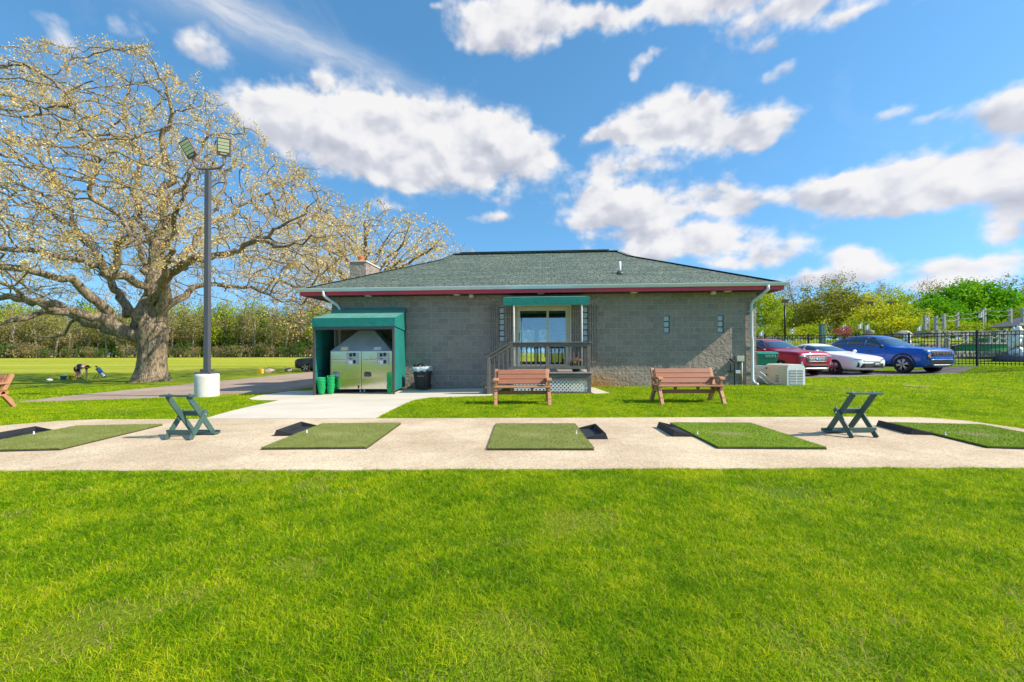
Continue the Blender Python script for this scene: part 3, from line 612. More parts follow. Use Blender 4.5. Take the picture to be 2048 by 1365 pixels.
for a, b_ in ((c00, fl), (c10, frr), (fl, rl), (frr, rr_)):
    a, b_ = Vector(a)+Vector((0, 0, .012)), Vector(b_)+Vector((0, 0, .012)); mb.beam(a, b_, 0.24, 0.014)
mb.beam((RL, RV, zr+.02), (RR, RV, zr+.02), .28, .03); mb.build('ridge_cap', M['shingle'], roof)
mb = MB(); mb.box(RL+.35, RR-.4, RV-.16, RV+.16, zr+.037, zr+.075); mb.build('ridge_vent', M['clad'], roof, bevel=.01)
mb = MB(); mb.box(E0+.03, E1-.03, EV+.03, EB-.03, WT, WT+.02); mb.build('soffit', M['soffit'], club)
mb = MB()
for k in range(64):                                       # soffit vent grooves on the front overhang
    x = E0+.2+k*.25; mb.box(x, x+.02, EV+.05, -.03, WT-.006, WT-.002)
mb.build('soffit_vent', M['bronze'], club)
mb = MB(); FZ0, FZ1 = WT-.012, WT+.118
mb.box(E0, E1, EV-.003, EV+.03, FZ0, FZ1); mb.box(E0, E0+.03, EV+.033, EB, FZ0, FZ1); mb.box(E1-.03, E1, EV+.033, EB, FZ0, FZ1); mb.box(E0+.033, E1-.033, EB-.03, EB, FZ0, FZ1)
mb.build('fascia', M['red'], club, bevel=.004)
GP_ = [(0, .0), (-.075, .0), (-.085, .025), (-.11, .06), (-.12, .10), (-.11, .108), (-.105, .095), (-.0, .095)]
mb = MB(); gz = FZ1-.002
mb.prism([(E0-.12, EV-.004+p, gz+q) for p, q in GP_], (E1-E0+.24, 0, 0)); mb.prism([(E1+.004-p, EV, gz+q) for p, q in GP_], (0, EB-EV, 0)); mb.prism([(E0-.004+p, EV, gz+q) for p, q in GP_], (0, EB-EV, 0))
mb.build('gutter', M['gutter'], club)
def spout(uw, bend, zb, name='downspout'):
    """rectangular pipe from the gutter outlet back to the wall and down it"""
    pts = [Vector((uw+bend, EV-.06, gz+.02)), Vector((uw+bend, EV-.06, gz-.12)), Vector((uw+bend*.82, EV+.02, gz-.20)), Vector((uw+bend*.18, -.16, gz-.42)), Vector((uw, -.085, gz-.55)), Vector((uw, -.085, 1.75)), Vector((uw+.02, -.085, 1.6)), Vector((uw+.025, -.085, zb+.14)), Vector((uw+.06, -.15, zb+.03)), Vector((uw+.1, -.28, zb-.0))]
    m_ = MB()
    m_.tube(pts, .052, 8, caps=True); o = m_.build(name, M['gutter'], club)
    for z in (2.55, 1.35, .5): s = MB(); s.box(uw-.075, uw+.075, -.03, -.002, z, z+.05); s.build('strap', M['gutter'], o)
    return o
spout(-.19, .26, .12); spout(-14.52, -.3, -.1)
def lamp_at(px, kind=0):
    u = U(px, -.3); m_ = MB()
    if kind == 0:
        m_.lathe([(.03, -.03), (.10, -.028), (.125, -.008), (.13, 0)], (u, -.3, WT-.001), 20); m_.build('soffit_light', M['cream'], club)
    else:
        m_.box(u-.07, u+.07, -.36, -.22, WT-.11, WT-.001); o = m_.build('flood_light', M['cream'], club, bevel=.012)
for px in (737, 914, 1082, 1268, 1456): lamp_at(px)
for px in (943, 1427): lamp_at(px, 1)
# chimney and vent
mb = MB(); mb.box(-15.3, -14.6, 2.5, 4.0, -.3, 5.02); ch = mb.build('chimney', M['block'], club)
mb = MB(); mb.box(-15.34, -14.56, 2.46, 4.04, 5.022, 5.09); mb.build('chimney_cap', M['walk'], ch, bevel=.015)
mb = MB(); mb.lathe([(.13, 0), (.14, .02), (.12, .05), (.115, .16), (.15, .20), (.15, .24), (.10, .24)], (-14.98, 2.9, 5.09), 18); mb.build('chimney_pot', M['clay'], ch)
vz = ZE+PI_*1.4
mb = MB(); mb.tube([(-4.41, .8, vz-.05), (-4.41, .8, vz+.43)], .048, 14); vp = mb.build('vent_pipe', M['white'], roof)
mb = MB(); mb.lathe([(.19, -.07), (.12, .03), (.06, .10)], (-4.41, .8, vz), 16); mb.build('vent_flashing', M['bronze'], vp)
# sliding door
a, b_, c_, d_ = HOLES[0]; mid = (a+b_)/2+.17
mb = MB(); mb.box(a, a+.07, .05, .17, c_, d_).box(b_-.07, b_, .05, .17, c_, d_).box(a+.07, b_-.07, .05, .17, d_-.07, d_).box(a+.07, b_-.07, .05, .17, c_, c_+.05)
mb.box(a-.05, a, -.012, .06, c_, d_+.06).box(b_, b_+.05, -.012, .06, c_, d_+.06).box(a, b_, -.012, .06, d_, d_+.06)
dr = mb.build('sliding_door', M['cream'], club, bevel=.006)
def sash(x0, x1, y, w=.075):
    m_ = MB(); m_.box(x0, x0+w, y, y+.04, c_+.05, d_-.07).box(x1-w, x1, y, y+.04, c_+.05, d_-.07).box(x0+w, x1-w, y, y+.04, d_-.07-w, d_-.07).box(x0+w, x1-w, y, y+.04, c_+.05, c_+.05+w*1.3)
    m_.build('door_sash', M['cream'], dr, bevel=.006)
    p = MB(); p.box(x0+w, x1-w, y+.014, y+.022, c_+.05+w*1.3, d_-.07-w); p.build('pane', M['glass'], dr)
sash(a+.07, mid+.04, .06); sash(mid-.04, b_-.07, .115)
mb = MB(); mb.tube([(a+.12, .055, 1.62), (a+.12, .02, 1.66), (a+.12, .02, 1.86), (a+.12, .055, 1.9)], .012, 8); mb.build('handle', M['bronze'], dr)
# back door glass with a mullion, seen through the room
mb = MB(); a2, b2, c2_, d2 = BW; mm = a2+(b2-a2)*.62
mb.box(a2, a2+.06, WD-.17, WD-.08, c2_, d2).box(b2-.06, b2, WD-.17, WD-.08, c2_, d2).box(mm-.12, mm+.12, WD-.17, WD-.08, c2_+.06, d2-.06).box(a2+.06, b2-.06, WD-.17, WD-.08, d2-.06, d2).box(a2+.06, b2-.06, WD-.17, WD-.08, c2_, c2_+.06).box(a2+.06, mm-.12, WD-.17, WD-.08, 1.5, 1.55)
mb.build('back_door_frame', M['soffit'], club)
mb = MB(); mb.box(-6.2, -5.2, 6.2, 7.2, .645, 1.5); mb.build('counter', M['interior'], club, bevel=.02)
# glass block lights
for k, (a, b_, c_, d_) in enumerate(HOLES[1:]):
    n = round((d_-c_)/.2032); h = (d_-c_)/n; m_ = MB()
    for i in range(n): m_.box(a+.012, b_-.012, .05, .13, c_+i*h+.014, c_+(i+1)*h-.014)
    w_ = m_.build('glass_block_window', M['glassblock'], club, bevel=.02)
    j = MB(); j.box(a, b_, .10, .19, c_, d_); j.build('mortar_bed', M['bronze'], w_)
# ribbed block strips beside the door
for u0, u1 in ((-9.10, -8.80), (-8.53, -8.24), (-6.19, -5.88), (-5.61, -5.29)):
    m_ = MB(); n = 4; w = (u1-u0)/n
    for i in range(n): m_.box(u0+i*w+.011, u0+(i+1)*w-.011, -.045, -.0005, .84, 2.82)
    m_.build('ribbed_strip', M['block'], club, bevel=.006)

# ------------------------------------------------------------------ porch
def at(u, v, z): return (u, v, z)
DZ = 0.62; D0, D1, DV = -8.19, -5.80, -2.37
po = thing('porch', 'weathered timber porch with stairs, baluster railing and white lattice skirt', 'porch', O, YAW)
mb = MB(); nb = 17; w = (-DV-.06)/nb
for i in range(nb): mb.box(D0-.03, D1+.04, DV-.04+i*w, DV-.04+(i+1)*w-.008, DZ-.035, DZ)
mb.build('deck_board', M['deck_floor'], po, bevel=.003)
mb = MB(); mb.box(D0, D1, DV, DV+.04, DZ-.24, DZ-.037).box(D1-.04, D1, DV+.042, -.05, DZ-.24, DZ-.037).box(D0, D0+.04, DV+.042, -.05, DZ-.24, DZ-.037); mb.box(D0, D1, DV+.002, DV+.035, -.06, .045); mb.box(D1-.10, D1+.002, DV+.004, DV+.1, .046, DZ-.242).box(D0, D0+.10, DV+.004, DV+.1, .046, DZ-.242)
mb.build('skirt_board', M['deck'], po, bevel=.004)
mb = MB(); x0, x1, z0, z1 = D0+.1, D1-.1, .045, DZ-.24
def clip_strip(sign):
    k = x0-(z1-z0)
    while k < x1:
        p = (k, z0 if sign > 0 else z1); q = (k+(z1-z0), z1 if sign > 0 else z0)
        xa, xb = max(p[0], x0), min(q[0], x1)
        if xb-xa > .03:
            f = lambda x: p[1]+(q[1]-p[1])*(x-p[0])/(q[0]-p[0]); yy = DV+.03 if sign > 0 else DV+.039
            mb.beam((xa, yy, f(xa)), (xb, yy, f(xb)), .034, .007, (0, 1, 0))
        k += .112
clip_strip(1); clip_strip(-1)
mb.build('lattice', M['white'], po)
RZ = 1.50
def post(u, v, z0, z1, s=.09): m_ = MB(); m_.box(u-s/2, u+s/2, v-s/2, v+s/2, z0, z1); m_.build('post', M['deck'], po, bevel=.006)
pv = DV+.06
for u in (D0+.06, U(1094, pv), D1-.07): post(u, pv, DZ, RZ-.03)
post(D1-.07, -.12, DZ, RZ-.03)
def rail(name, p, q, w, t, up=(0, 0, 1)): m_ = MB(); m_.beam(p, q, w, t, up); m_.build(name, M['deck'], po, bevel=.005)
rail('handrail', (D0-.03, pv, RZ), (D1+.06, pv, RZ), .14, .035); rail('rail', (D0+.1, pv-.02, RZ-.075), (D1-.11, pv-.02, RZ-.075), .035, .11); rail('rail', (D0+.1, pv-.02, DZ+.14), (D1-.11, pv-.02, DZ+.14), .035, .09)
rail('handrail', (D1-.07, pv+.08, RZ), (D1-.07, -.03, RZ), .14, .035); rail('rail', (D1-.07, pv+.05, RZ-.075), (D1-.07, -.16, RZ-.075), .035, .11); rail('rail', (D1-.07, pv+.05, DZ+.14), (D1-.07, -.16, DZ+.14), .035, .09)
def baluster(u, v, z0, z1): m_ = MB(); m_.box(u-.018, u+.018, v-.018, v+.018, z0, z1); m_.build('baluster', M['deck'], po)
n = 16
for i in range(1, n):
    u = D0+.06+(D1-D0-.13)*i/n
    if abs(u-U(1094, pv)) > .07: baluster(u, pv+.018, DZ+.1, RZ-.03)
for i in range(1, 13): baluster(D1-.09, pv+(-.12-pv)*i/13, DZ+.1, RZ-.03)
# steps going down to the left, with their own rail in front
NS, RUN = 3, .27
for i in range(NS):
    z = DZ-(i+1)*.165; u = D0-(i+1)*RUN; m_ = MB(); m_.box(u-.02, u+RUN-.005, DV+.06, -.9, z-.035, z); m_.build('stair_tread', M['deck_floor'], po, bevel=.004)
for v in (DV+.03, -.88):
    m_ = MB(); m_.prism([(D0, v, DZ-.03), (D0-NS*RUN-.02, v, .10), (D0-NS*RUN-.02, v, -.07), (D0-.5, v, -.07), (D0, v, DZ-.32)], (0, .035, 0)); m_.build('stair_stringer', M['deck'], po)
lu = U(975, DV+.0); post(lu+.03, DV-.02, -.08, 1.12); pA, pB = Vector((D0+.06, DV-.02, RZ+.02)), Vector((lu-.06, DV-.02, 1.06))
rail('handrail', pA, pB, .13, .035); rail('rail', pA+Vector((0, -.0, -.07)), pB+Vector((.05, 0, -.06)), .03, .09); rail('rail', pA+Vector((0, 0, -.78)), pB+Vector((.05, 0, -.78)), .03, .09)
for i in range(1, 6):
    t = i/6; p = pA.lerp(pB, t); baluster(p.x, DV+.015, p.z-.84, p.z-.08)
# flowers on the deck corner
fp = thing('flower_pot', 'dark green pot of pink and orange flowers on the porch corner', 'flower pot', B(U(1152, DV+.3), DV+.28, DZ), YAW)
mb = MB(); mb.lathe([(.09, 0), (.11, .02), (.165, .17), (.18, .18), (.18, .205), (.16, .205), (.15, .17)], n=20); mb.build('pot', plain('dark_green_pot', (.025, .05, .055), .4), fp)
def leaf_quads(pts, sizes, vals, rs, flat=0.0):
    n = len(pts); d = rs.normal(0, 1, (n, 3)); d[:, 2] *= (1-flat); d /= np.linalg.norm(d, axis=1)[:, None]+1e-9
    e = rs.normal(0, 1, (n, 3)); e -= (e*d).sum(1)[:, None]*d; e /= np.linalg.norm(e, axis=1)[:, None]+1e-9
    s = np.asarray(sizes)[:, None]; pts = np.asarray(pts); V = np.stack([pts-d*s*.5, pts+e*s*.36, pts+d*s*.5, pts-e*s*.36], 1).reshape(-1, 3).astype(np.float32)
    me = bpy.data.meshes.new('leaves'); me.vertices.add(n*4); me.vertices.foreach_set('co', V.ravel()); me.loops.add(n*4); me.loops.foreach_set('vertex_index', np.arange(n*4, dtype=np.int32))
    me.polygons.add(n); me.polygons.foreach_set('loop_start', np.arange(0, n*4, 4, dtype=np.int32)); me.update(calc_edges=True)
    a_ = me.attributes.new('leaf', 'FLOAT', 'POINT'); a_.data.foreach_set('value', np.repeat(np.asarray(vals, np.float32), 4)); return me
rs = np.random.RandomState(3)
def dome(n, r, h, z): t = rs.uniform(0, 2*np.pi, n); q = np.sqrt(rs.uniform(0, 1, n)); return np.stack([np.cos(t)*q*r, np.sin(t)*q*r, z+h*np.sqrt(1-q*q*.98)*rs.uniform(.6, 1, n)], 1)
M['pot_leaf'] = leaf_mat('pot_leaf', [(0, (.03, .12, .02)), (1, (.12, .26, .04))]); M['petal'] = leaf_mat('petal', [(0, (.75, .10, .22)), (.5, (.85, .32, .18)), (1, (.9, .62, .48))], .3)
obj_from_mesh('foliage', leaf_quads(dome(420, .24, .17, .18), rs.uniform(.03, .06, 420), rs.uniform(0, 1, 420), rs), M['pot_leaf'], fp)
obj_from_mesh('blossom', leaf_quads(dome(260, .25, .20, .22), rs.uniform(.03, .05, 260), rs.uniform(0, 1, 260), rs), M['petal'], fp)

# ------------------------------------------------------------------ awning over the door
aw = thing('door_awning', 'green canvas awning over the sliding door on two thin white posts', 'awning', O, YAW)
A0, A1, AV = U(1007, -2.33), U(1180, -2.33), -2.33
mb = MB(); zf0, zf1, zb = 2.62, 2.86, 3.17
mb.add([(A0, AV, zf1), (A1, AV, zf1), (A1-.04, -.02, zb), (A0+.04, -.02, zb), (A0, AV, zf1-.012), (A1, AV, zf1-.012), (A1-.04, -.02, zb-.012), (A0+.04, -.02, zb-.012)], [(0, 1, 2, 3), (7, 6, 5, 4)])
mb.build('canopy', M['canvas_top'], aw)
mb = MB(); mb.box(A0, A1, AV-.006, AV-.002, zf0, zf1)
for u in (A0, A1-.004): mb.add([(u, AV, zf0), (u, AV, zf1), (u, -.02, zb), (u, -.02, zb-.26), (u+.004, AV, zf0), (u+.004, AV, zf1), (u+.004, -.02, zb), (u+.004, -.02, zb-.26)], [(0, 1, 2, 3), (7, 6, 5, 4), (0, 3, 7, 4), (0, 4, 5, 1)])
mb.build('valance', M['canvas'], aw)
mb = MB()
for t in (0, .33, .66, 1): mb.beam((A0+.03+(A1-A0-.06)*t, AV+.02, zf1-.04), (A0+.03+(A1-A0-.06)*t, -.03, zb-.05), .025, .025)
mb.beam((A0+.03, AV+.02, zf1-.04), (A1-.03, AV+.02, zf1-.04), .025, .025).beam((A0+.03, AV+.02, zf0+.02), (A1-.03, AV+.02, zf0+.02), .025, .025); mb.build('frame', M['tin'], aw)
for px, zb_ in ((1028, DZ), (1164, DZ)):
    u = U(px, AV+.02); m_ = MB(); m_.tube([(u, AV+.02, zb_), (u, AV+.02, zf0+.05)], .018, 10); m_.build('post', M['tin'], aw)

# ------------------------------------------------------------------ shelter of the ball machine
sh = thing('canvas_shelter', 'green canvas lean-to shelter on dark posts against the block wall', 'shelter', O, YAW)
S0, S1, SV = -14.44, -11.87, -2.0; gb = -.12
zv0, zv1, zw, za = 2.04, 2.31, 2.84, 2.63
mb = MB()
mb.add([(S0-.05, SV-.05, zv1), (S1+.05, SV-.05, zv1), (S1+.05, -.35, za), (S1+.05, -.02, zw), (S0-.05, -.02, zw), (S0-.05, -.35, za)], [(0, 1, 2, 5), (5, 2, 3, 4)])
mb.add([(S0-.05, SV-.05, zv1-.01), (S1+.05, SV-.05, zv1-.01), (S1+.05, -.35, za-.01), (S1+.05, -.02, zw-.01), (S0-.05, -.02, zw-.01), (S0-.05, -.35, za-.01)], [(5, 2, 1, 0), (4, 3, 2, 5)])
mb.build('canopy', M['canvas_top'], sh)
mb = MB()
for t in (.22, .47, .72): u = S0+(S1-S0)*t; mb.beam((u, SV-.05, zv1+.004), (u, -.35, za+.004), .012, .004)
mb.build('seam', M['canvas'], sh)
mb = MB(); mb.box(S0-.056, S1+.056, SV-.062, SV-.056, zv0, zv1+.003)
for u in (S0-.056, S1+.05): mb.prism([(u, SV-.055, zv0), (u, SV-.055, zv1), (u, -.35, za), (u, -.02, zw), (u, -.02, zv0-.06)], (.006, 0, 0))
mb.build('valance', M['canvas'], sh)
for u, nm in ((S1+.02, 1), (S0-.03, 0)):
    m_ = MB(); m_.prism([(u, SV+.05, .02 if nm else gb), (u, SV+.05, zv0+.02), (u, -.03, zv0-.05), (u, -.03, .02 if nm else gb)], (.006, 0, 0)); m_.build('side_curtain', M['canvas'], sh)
for u in (S0, S1): m_ = MB(); m_.box(u-.035, u+.035, SV-.035, SV+.035, gb, zv0+.06); m_.build('post', M['bronze'], sh, bevel=.006)
mb = MB(); mb.box(S0-.03, S1+.03, SV-.04, SV+.04, zv0-.09, zv0-.001); mb.build('frame', M['bronze'], sh)
for u, z in ((S0-.02, 1.32), (S0-.02, .62), (S1-.01, .62)): m_ = MB(); m_.beam((u, SV, z), (u, -.03, z), .025, .025); m_.build('side_rail', M['bronze'], sh)

for ch_ in sh.children:                                   # the lean-to stands slightly askew to the wall
    ch_.data.transform(Matrix(((1, -.14, 0, -.28), (0, 1, 0, 0), (0, 0, 1, 0), (0, 0, 0, 1))))
# ------------------------------------------------------------------ ball machine (two stainless cabinets under one hood)
bd = thing('ball_dispenser', 'stainless steel twin cabinet golf ball dispenser with sloping hood', 'ball dispenser', O, YAW)
C0, C1, CMID, CV, CB = -14.17, -12.10, -13.12, -1.5, -.45
cz0, cz1 = .03, 1.27
for k, (u0, u1) in enumerate(((C0, CMID-.006), (CMID+.006, C1))):
    m_ = MB(); m_.box(u0, u1, CV, CB, cz0, cz1); cab = m_.build('cabinet', M['steel'], bd, bevel=.008)
    m_ = MB(); m_.box(u0+.01, u1-.01, CV-.004, CV-.001, .395, .402).box(u0+.01, u1-.01, CV-.004, CV-.001, .66, .666); m_.build('seam', M['galv'], cab)
    pu = u0+.56 if k == 0 else u0+.52; pu1 = pu+.40
    m_ = MB(); m_.box(pu, pu1, CV-.022, CV-.001, .83, 1.22); pn = m_.build('control_panel', M['galv'], cab, bevel=.006)
    m_ = MB(); m_.box(pu+.10, pu+.19, CV-.034, CV-.0225, 1.09, 1.20).box(pu+.22, pu+.31, CV-.034, CV-.0225, 1.10, 1.215).box(pu+.225, pu+.31, CV-.034, CV-.0225, .865, .98).box(pu+.09, pu+.20, CV-.034, CV-.0225, 1.0, 1.03); m_.build('card_reader', M['black'], pn, bevel=.004)
    m_ = MB(); m_.box(pu+.05, pu+.20, CV-.028, CV-.0225, .85, .99); m_.build('notice', M['paper'], pn)
    m_ = MB(); m_.box(pu+.065, pu+.10, CV-.031, CV-.0285, .87, .90).box(pu+.065, pu+.185, CV-.031, CV-.0285, .965, .975); m_.build('print', M['ink'], pn)
    nu0 = u0+.07 if k == 0 else u0+.04
    m_ = MB(); m_.box(nu0, nu0+.47, CV-.006, CV-.001, .955, 1.035); npl = m_.build('name_plate', M['cream'], cab, bevel=.003)
    tm = text_mb('RANGE SERVANT', .058); t_ = obj_from_mesh('lettering', tm, M['green_ink'], npl, (nu0+.235, CV-.009, .995)); t_.rotation_euler = (R(90), 0, 0)
    du = u0+.12 if k == 0 else u0+.12
    m_ = MB(); m_.prism([(du, CV, .43), (du, CV-.10, .46), (du, CV-.10, .55), (du, CV, .60)], (.17, 0, 0)); m_.build('ball_chute', M['galv'] if k == 0 else M['bronze'], cab, bevel=.006)
    m_ = MB(); m_.tube([(u1-.09, CV-.01, .06), (u1-.09, CV-.03, .10), (u1-.09, CV-.01, .15)], .02, 8); m_.build('latch', M['bronze'], cab)
    for lu in (u0+.06, u1-.06): m_ = MB(); m_.tube([(lu, CV+.08, -.10), (lu, CV+.08, cz0)], .03, 10); m_.build('foot', M['galv'], cab)
mb = MB(); t0, t1, tz, tv0, tv1 = -13.38, -12.86, 1.97, -1.05, -.7
h8 = [(C0, CV, cz1+.002), (C1, CV, cz1+.002), (C1, CB, cz1+.002), (C0, CB, cz1+.002), (t0, tv0, tz), (t1, tv0, tz), (t1, tv1, tz), (t0, tv1, tz)]
mb.add(h8, [(0, 1, 5, 4), (1, 2, 6, 5), (2, 3, 7, 6), (3, 0, 4, 7), (4, 5, 6, 7), (3, 2, 1, 0)]); hood = mb.build('hood', M['hood_sky'], bd, bevel=.006)
sl_ = Vector((0, tv0-CV, tz-cz1)).normalized(); nrm = Vector((0, -sl_.z, sl_.y))
for u, yel in ((-13.83, 1), (-12.72, 0)):
    o_ = Vector((u, CV, cz1))+nrm*.004; c8 = lambda du, ds, q=0: tuple(o_+Vector((du, 0, 0))+sl_*ds+nrm*q)
    if yel:
        m_ = MB(); m_.prism([c8(.02, -.0), c8(.20, -.0), c8(.22, .19), c8(.04, .19)], nrm*.002); m_.build('notice', M['yellow'], hood)
    m_ = MB(); m_.prism([c8(0, .035, .0025), c8(.24, .035, .0025), c8(.25, .155, .0025), c8(.01, .155, .0025)], nrm*.002); pp = m_.build('notice', M['paper'], hood)
# baskets: each nested one is a thing of its own
bm_ = MB(); NW = 22
for i in range(NW):
    t = 2*math.pi*i/NW; bm_.beam((.075*math.cos(t), .075*math.sin(t), 0), (.115*math.cos(t), .115*math.sin(t), .2), .007, .007, (math.cos(t), math.sin(t), 0))
for z, r in ((.01, .077), (.05, .086), (.1, .096), (.15, .106)):
    bm_.lathe([(r-.004, z-.004), (r+.004, z-.004), (r+.004, z+.004), (r-.004, z+.004)], n=22, ring=True)
bm_.lathe([(.116, .19), (.126, .19), (.126, .205), (.116, .205)], n=22, ring=True); bm_.lathe([(.0, .002), (.078, .002), (.078, .008), (.0, .008)], n=16)
bme = None
def stack(u, v, n, label, top, z0):
    global bme
    for i in range(n):
        if bme is None:
            o = bm_.build('ball_basket', M['basket']); bme = o.data
        else: o = bpy.data.objects.new('ball_basket', bme); COL.objects.link(o)
        o.location = B(u+rng.uniform(-.004, .004), v+rng.uniform(-.004, .004), z0+i*.047); o.rotation_euler = (rng.uniform(-.02, .02), rng.uniform(-.02, .02), rng.uniform(0, 6))
        tag(o, top if i == n-1 else label, 'basket', 'green baskets nested in stacks beside the ball machine')
stack(-14.27, -1.88, 8, 'green plastic basket nested in the front stack by the left post', 'topmost green basket of the front stack by the left post', -.1)
stack(-14.05, -1.70, 9, 'green plastic basket nested in the stack touching the left cabinet', 'topmost green basket of the stack touching the left cabinet', -.1)
stack(-12.03, -1.83, 11, 'green plastic basket nested in the stack by the right post', 'topmost green basket of the stack by the right post', -.09)

# ------------------------------------------------------------------ bin, meters, machines around the house
tb = thing('trash_can', 'black wheeled trash can with overflowing clear liner against the block wall', 'trash can', B(-11.35, -.55, -.05), YAW)
mb = MB(); v8 = [(-.2, -.22, .03), (.2, -.22, .03), (.2, .22, .03), (-.2, .22, .03), (-.26, -.28, .66), (.26, -.28, .66), (.26, .28, .66), (-.26, .28, .66)]
mb.add(v8, [(0, 3, 2, 1), (0, 1, 5, 4), (1, 2, 6, 5), (2, 3, 7, 6), (3, 0, 4, 7)]); mb.box(-.285, .285, -.305, .305, .655, .70); bb = mb.build('body', M['black'], tb, bevel=.02)
mb = MB(); mb.box(-.10, .10, -.315, -.262, .52, .64).box(-.13, -.11, -.26, -.225, .05, .5).box(.11, .13, -.26, -.225, .05, .5); mb.build('grip', M['black'], bb, bevel=.012)
mb = MB(); mb.box(-.11, .11, -.276, -.262, .465, .478); mb.build('trim', M['pale'], bb)
mb = MB(); rr2 = random.Random(5); K = 40
rings = []
for zz, s in ((.63, 1.06), (.70, 1.13), (.76, 1.10), (.79, .96), (.74, .75)): rings.append((zz, s))
vs = []
for zz, s in rings:
    for j in range(K):
        t = 2*math.pi*j/K; q = .29*s/max(abs(math.cos(t)), abs(math.sin(t)))**.75*(1+rr2.uniform(-.06, .06)); vs.append((q*math.cos(t), q*math.sin(t), zz+rr2.uniform(-.02, .02)))
mb.add(vs, [(i*K+j, i*K+(j+1) % K, (i+1)*K+(j+1) % K, (i+1)*K+j) for i in range(len(rings)-1) for j in range(K)], 0, True); mb.build('liner', M['bag'], tb)
mb = MB()
for i in range(16): mb.ball((rr2.uniform(-.2, .2), rr2.uniform(-.2, .2), .73+rr2.uniform(0, .09)), rr2.uniform(.05, .1), n=8, jit=.25, rnd=rr2, m=rr2.choice((0, 0, 0, 0, 0, 2)))
mb.build('litter', [M['black'], M['red'], M['paper']], tb)
for x in (-.2, .2): m_ = MB(); m_.lathe([(.03, -.02), (.09, -.02), (.09, .02), (.03, .02)], (x, .24, .09), 14, axis='x'); m_.build('wheel', M['rubber'], tb)

mt = thing('electric_meter', 'tan electric box and white conduit on the block wall', 'meter', O, YAW)
mb = MB(); mb.box(-.69, -.45, -.14, -.002, .88, 1.07); mb.build('box', M['meter'], mt, bevel=.012)
mb = MB(); mb.tube([(-.50, -.07, .05), (-.50, -.07, .88)], .022, 10); mb.build('conduit', M['pale'], mt); mb = MB(); mb.tube([(-.50, -.07, .12), (-.50, -.07, .45)], .0235, 10); mb.build('rust_sleeve', M['rust'], mt)
mb = MB(); mb.box(-.72, -.56, -.10, -.002, .47, .58); mb.build('junction_box', M['pale'], mt, bevel=.01)
mb = MB(); mb.tube([(-.60, -.05, .88), (-.62, -.05, .75), (-.60, -.05, .66), (-.63, -.05, .58)], .01, 6); mb.build('cable', M['black'], mt)
gp = thing('gas_pipe', 'dark gas riser pipes and valve in front of the block wall', 'pipe', O, YAW)
mb = MB(); mb.tube([(-.77, -.13, .03), (-.77, -.13, .86), (-.79, -.13, .9), (-.88, -.13, .9)], .018, 8); mb.tube([(-.9, -.13, .5), (-.9, -.13, .95)], .018, 8); mb.build('pipe', M['black'], gp)
mb = MB(); mb.ball((-.9, -.13, .95), .05, (1, 1, .8)); mb.box(-.96, -.84, -.17, -.09, .52, .56); mb.build('valve', M['black'], gp)

gx, gy = 8.97, 14.35; gz_ = g(gx, gy)
gn = thing('generator', 'cream metal standby generator with white louvred end on the grass', 'generator', (gx, gy, gz_-.02), R(1.5))
mb = MB(); pr = [(0, .02), (.60, .02), (.60, .60), (.56, .68), (.48, .715), (.12, .715), (.04, .68), (0, .60)]; mb.prism([(x, .03, z) for x, z in pr], (0, 1.17, 0)); mb.build('housing', M['generator'], gn, bevel=.01)
mb = MB(); mb.prism([(x*.996+.001, .0, z*.996) for x, z in pr], (0, .028, 0)); ep = mb.build('end_panel', M['white'], gn, bevel=.006)
mb = MB()
for i in range(9): mb.box(.07, .53, -.014, -.001, .07+i*.052, .095+i*.052)
mb.box(.29, .31, -.017, -.001, .06, .55); mb.build('louvre', M['white'], ep, bevel=.003)
mb = MB(); mb.box(.075, .525, -.003, -.0008, .06, .53); mb.build('vent_opening', M['clad'], ep)
mb = MB()
for i in range(5): mb.box(-.006, -.001, .42, .60, .12+i*.05, .135+i*.05)
mb.build('side_vent', M['clad'], gn)
for z in (.33, .56): m_ = MB(); m_.ball((-.015, 1.1, z), .03); m_.build('latch', M['black'], gn)
mb = MB(); mb.box(-.05, .65, -.05, 1.25, -.03, .018); mb.build('base', M['pier'], gn, bevel=.01)

ac = thing('air_conditioner', 'small grey louvred condenser box beside the house corner', 'air conditioner', (8.72, 15.75, g(8.8, 15.9)), YAW)
mb = MB(); mb.box(0, .38, 0, .4, 0, .62); mb.build('housing', M['galv'], ac, bevel=.015)
mb = MB()
for i in range(11): mb.box(.02, .36, -.01, -.001, .05+i*.05, .072+i*.05)
mb.build('louvre', M['pale'], ac)
for k, (pts, lab) in enumerate(((((8.42, 14.95, .52), (8.55, 14.9, .42), (8.75, 14.75, .16), (8.95, 14.62, .05)), 'white cable looping from the house corner to the generator base'), (((8.42, 15.0, .36), (8.5, 14.95, .3), (8.62, 14.85, .10), (8.78, 14.7, .09), (8.96, 14.9, .12)), 'lower white cable lying on the grass behind the generator'))):
    m_ = MB(); P_ = [Vector(p) for p in pts]
    for _ in range(2): P_ = [P_[0]]+[q for i in range(len(P_)-1) for q in (P_[i].lerp(P_[i+1], .25), P_[i].lerp(P_[i+1], .75))]+[P_[-1]]
    m_.tube(P_, .016, 8); tag(m_.build('cable', M['white']), lab, 'cable')

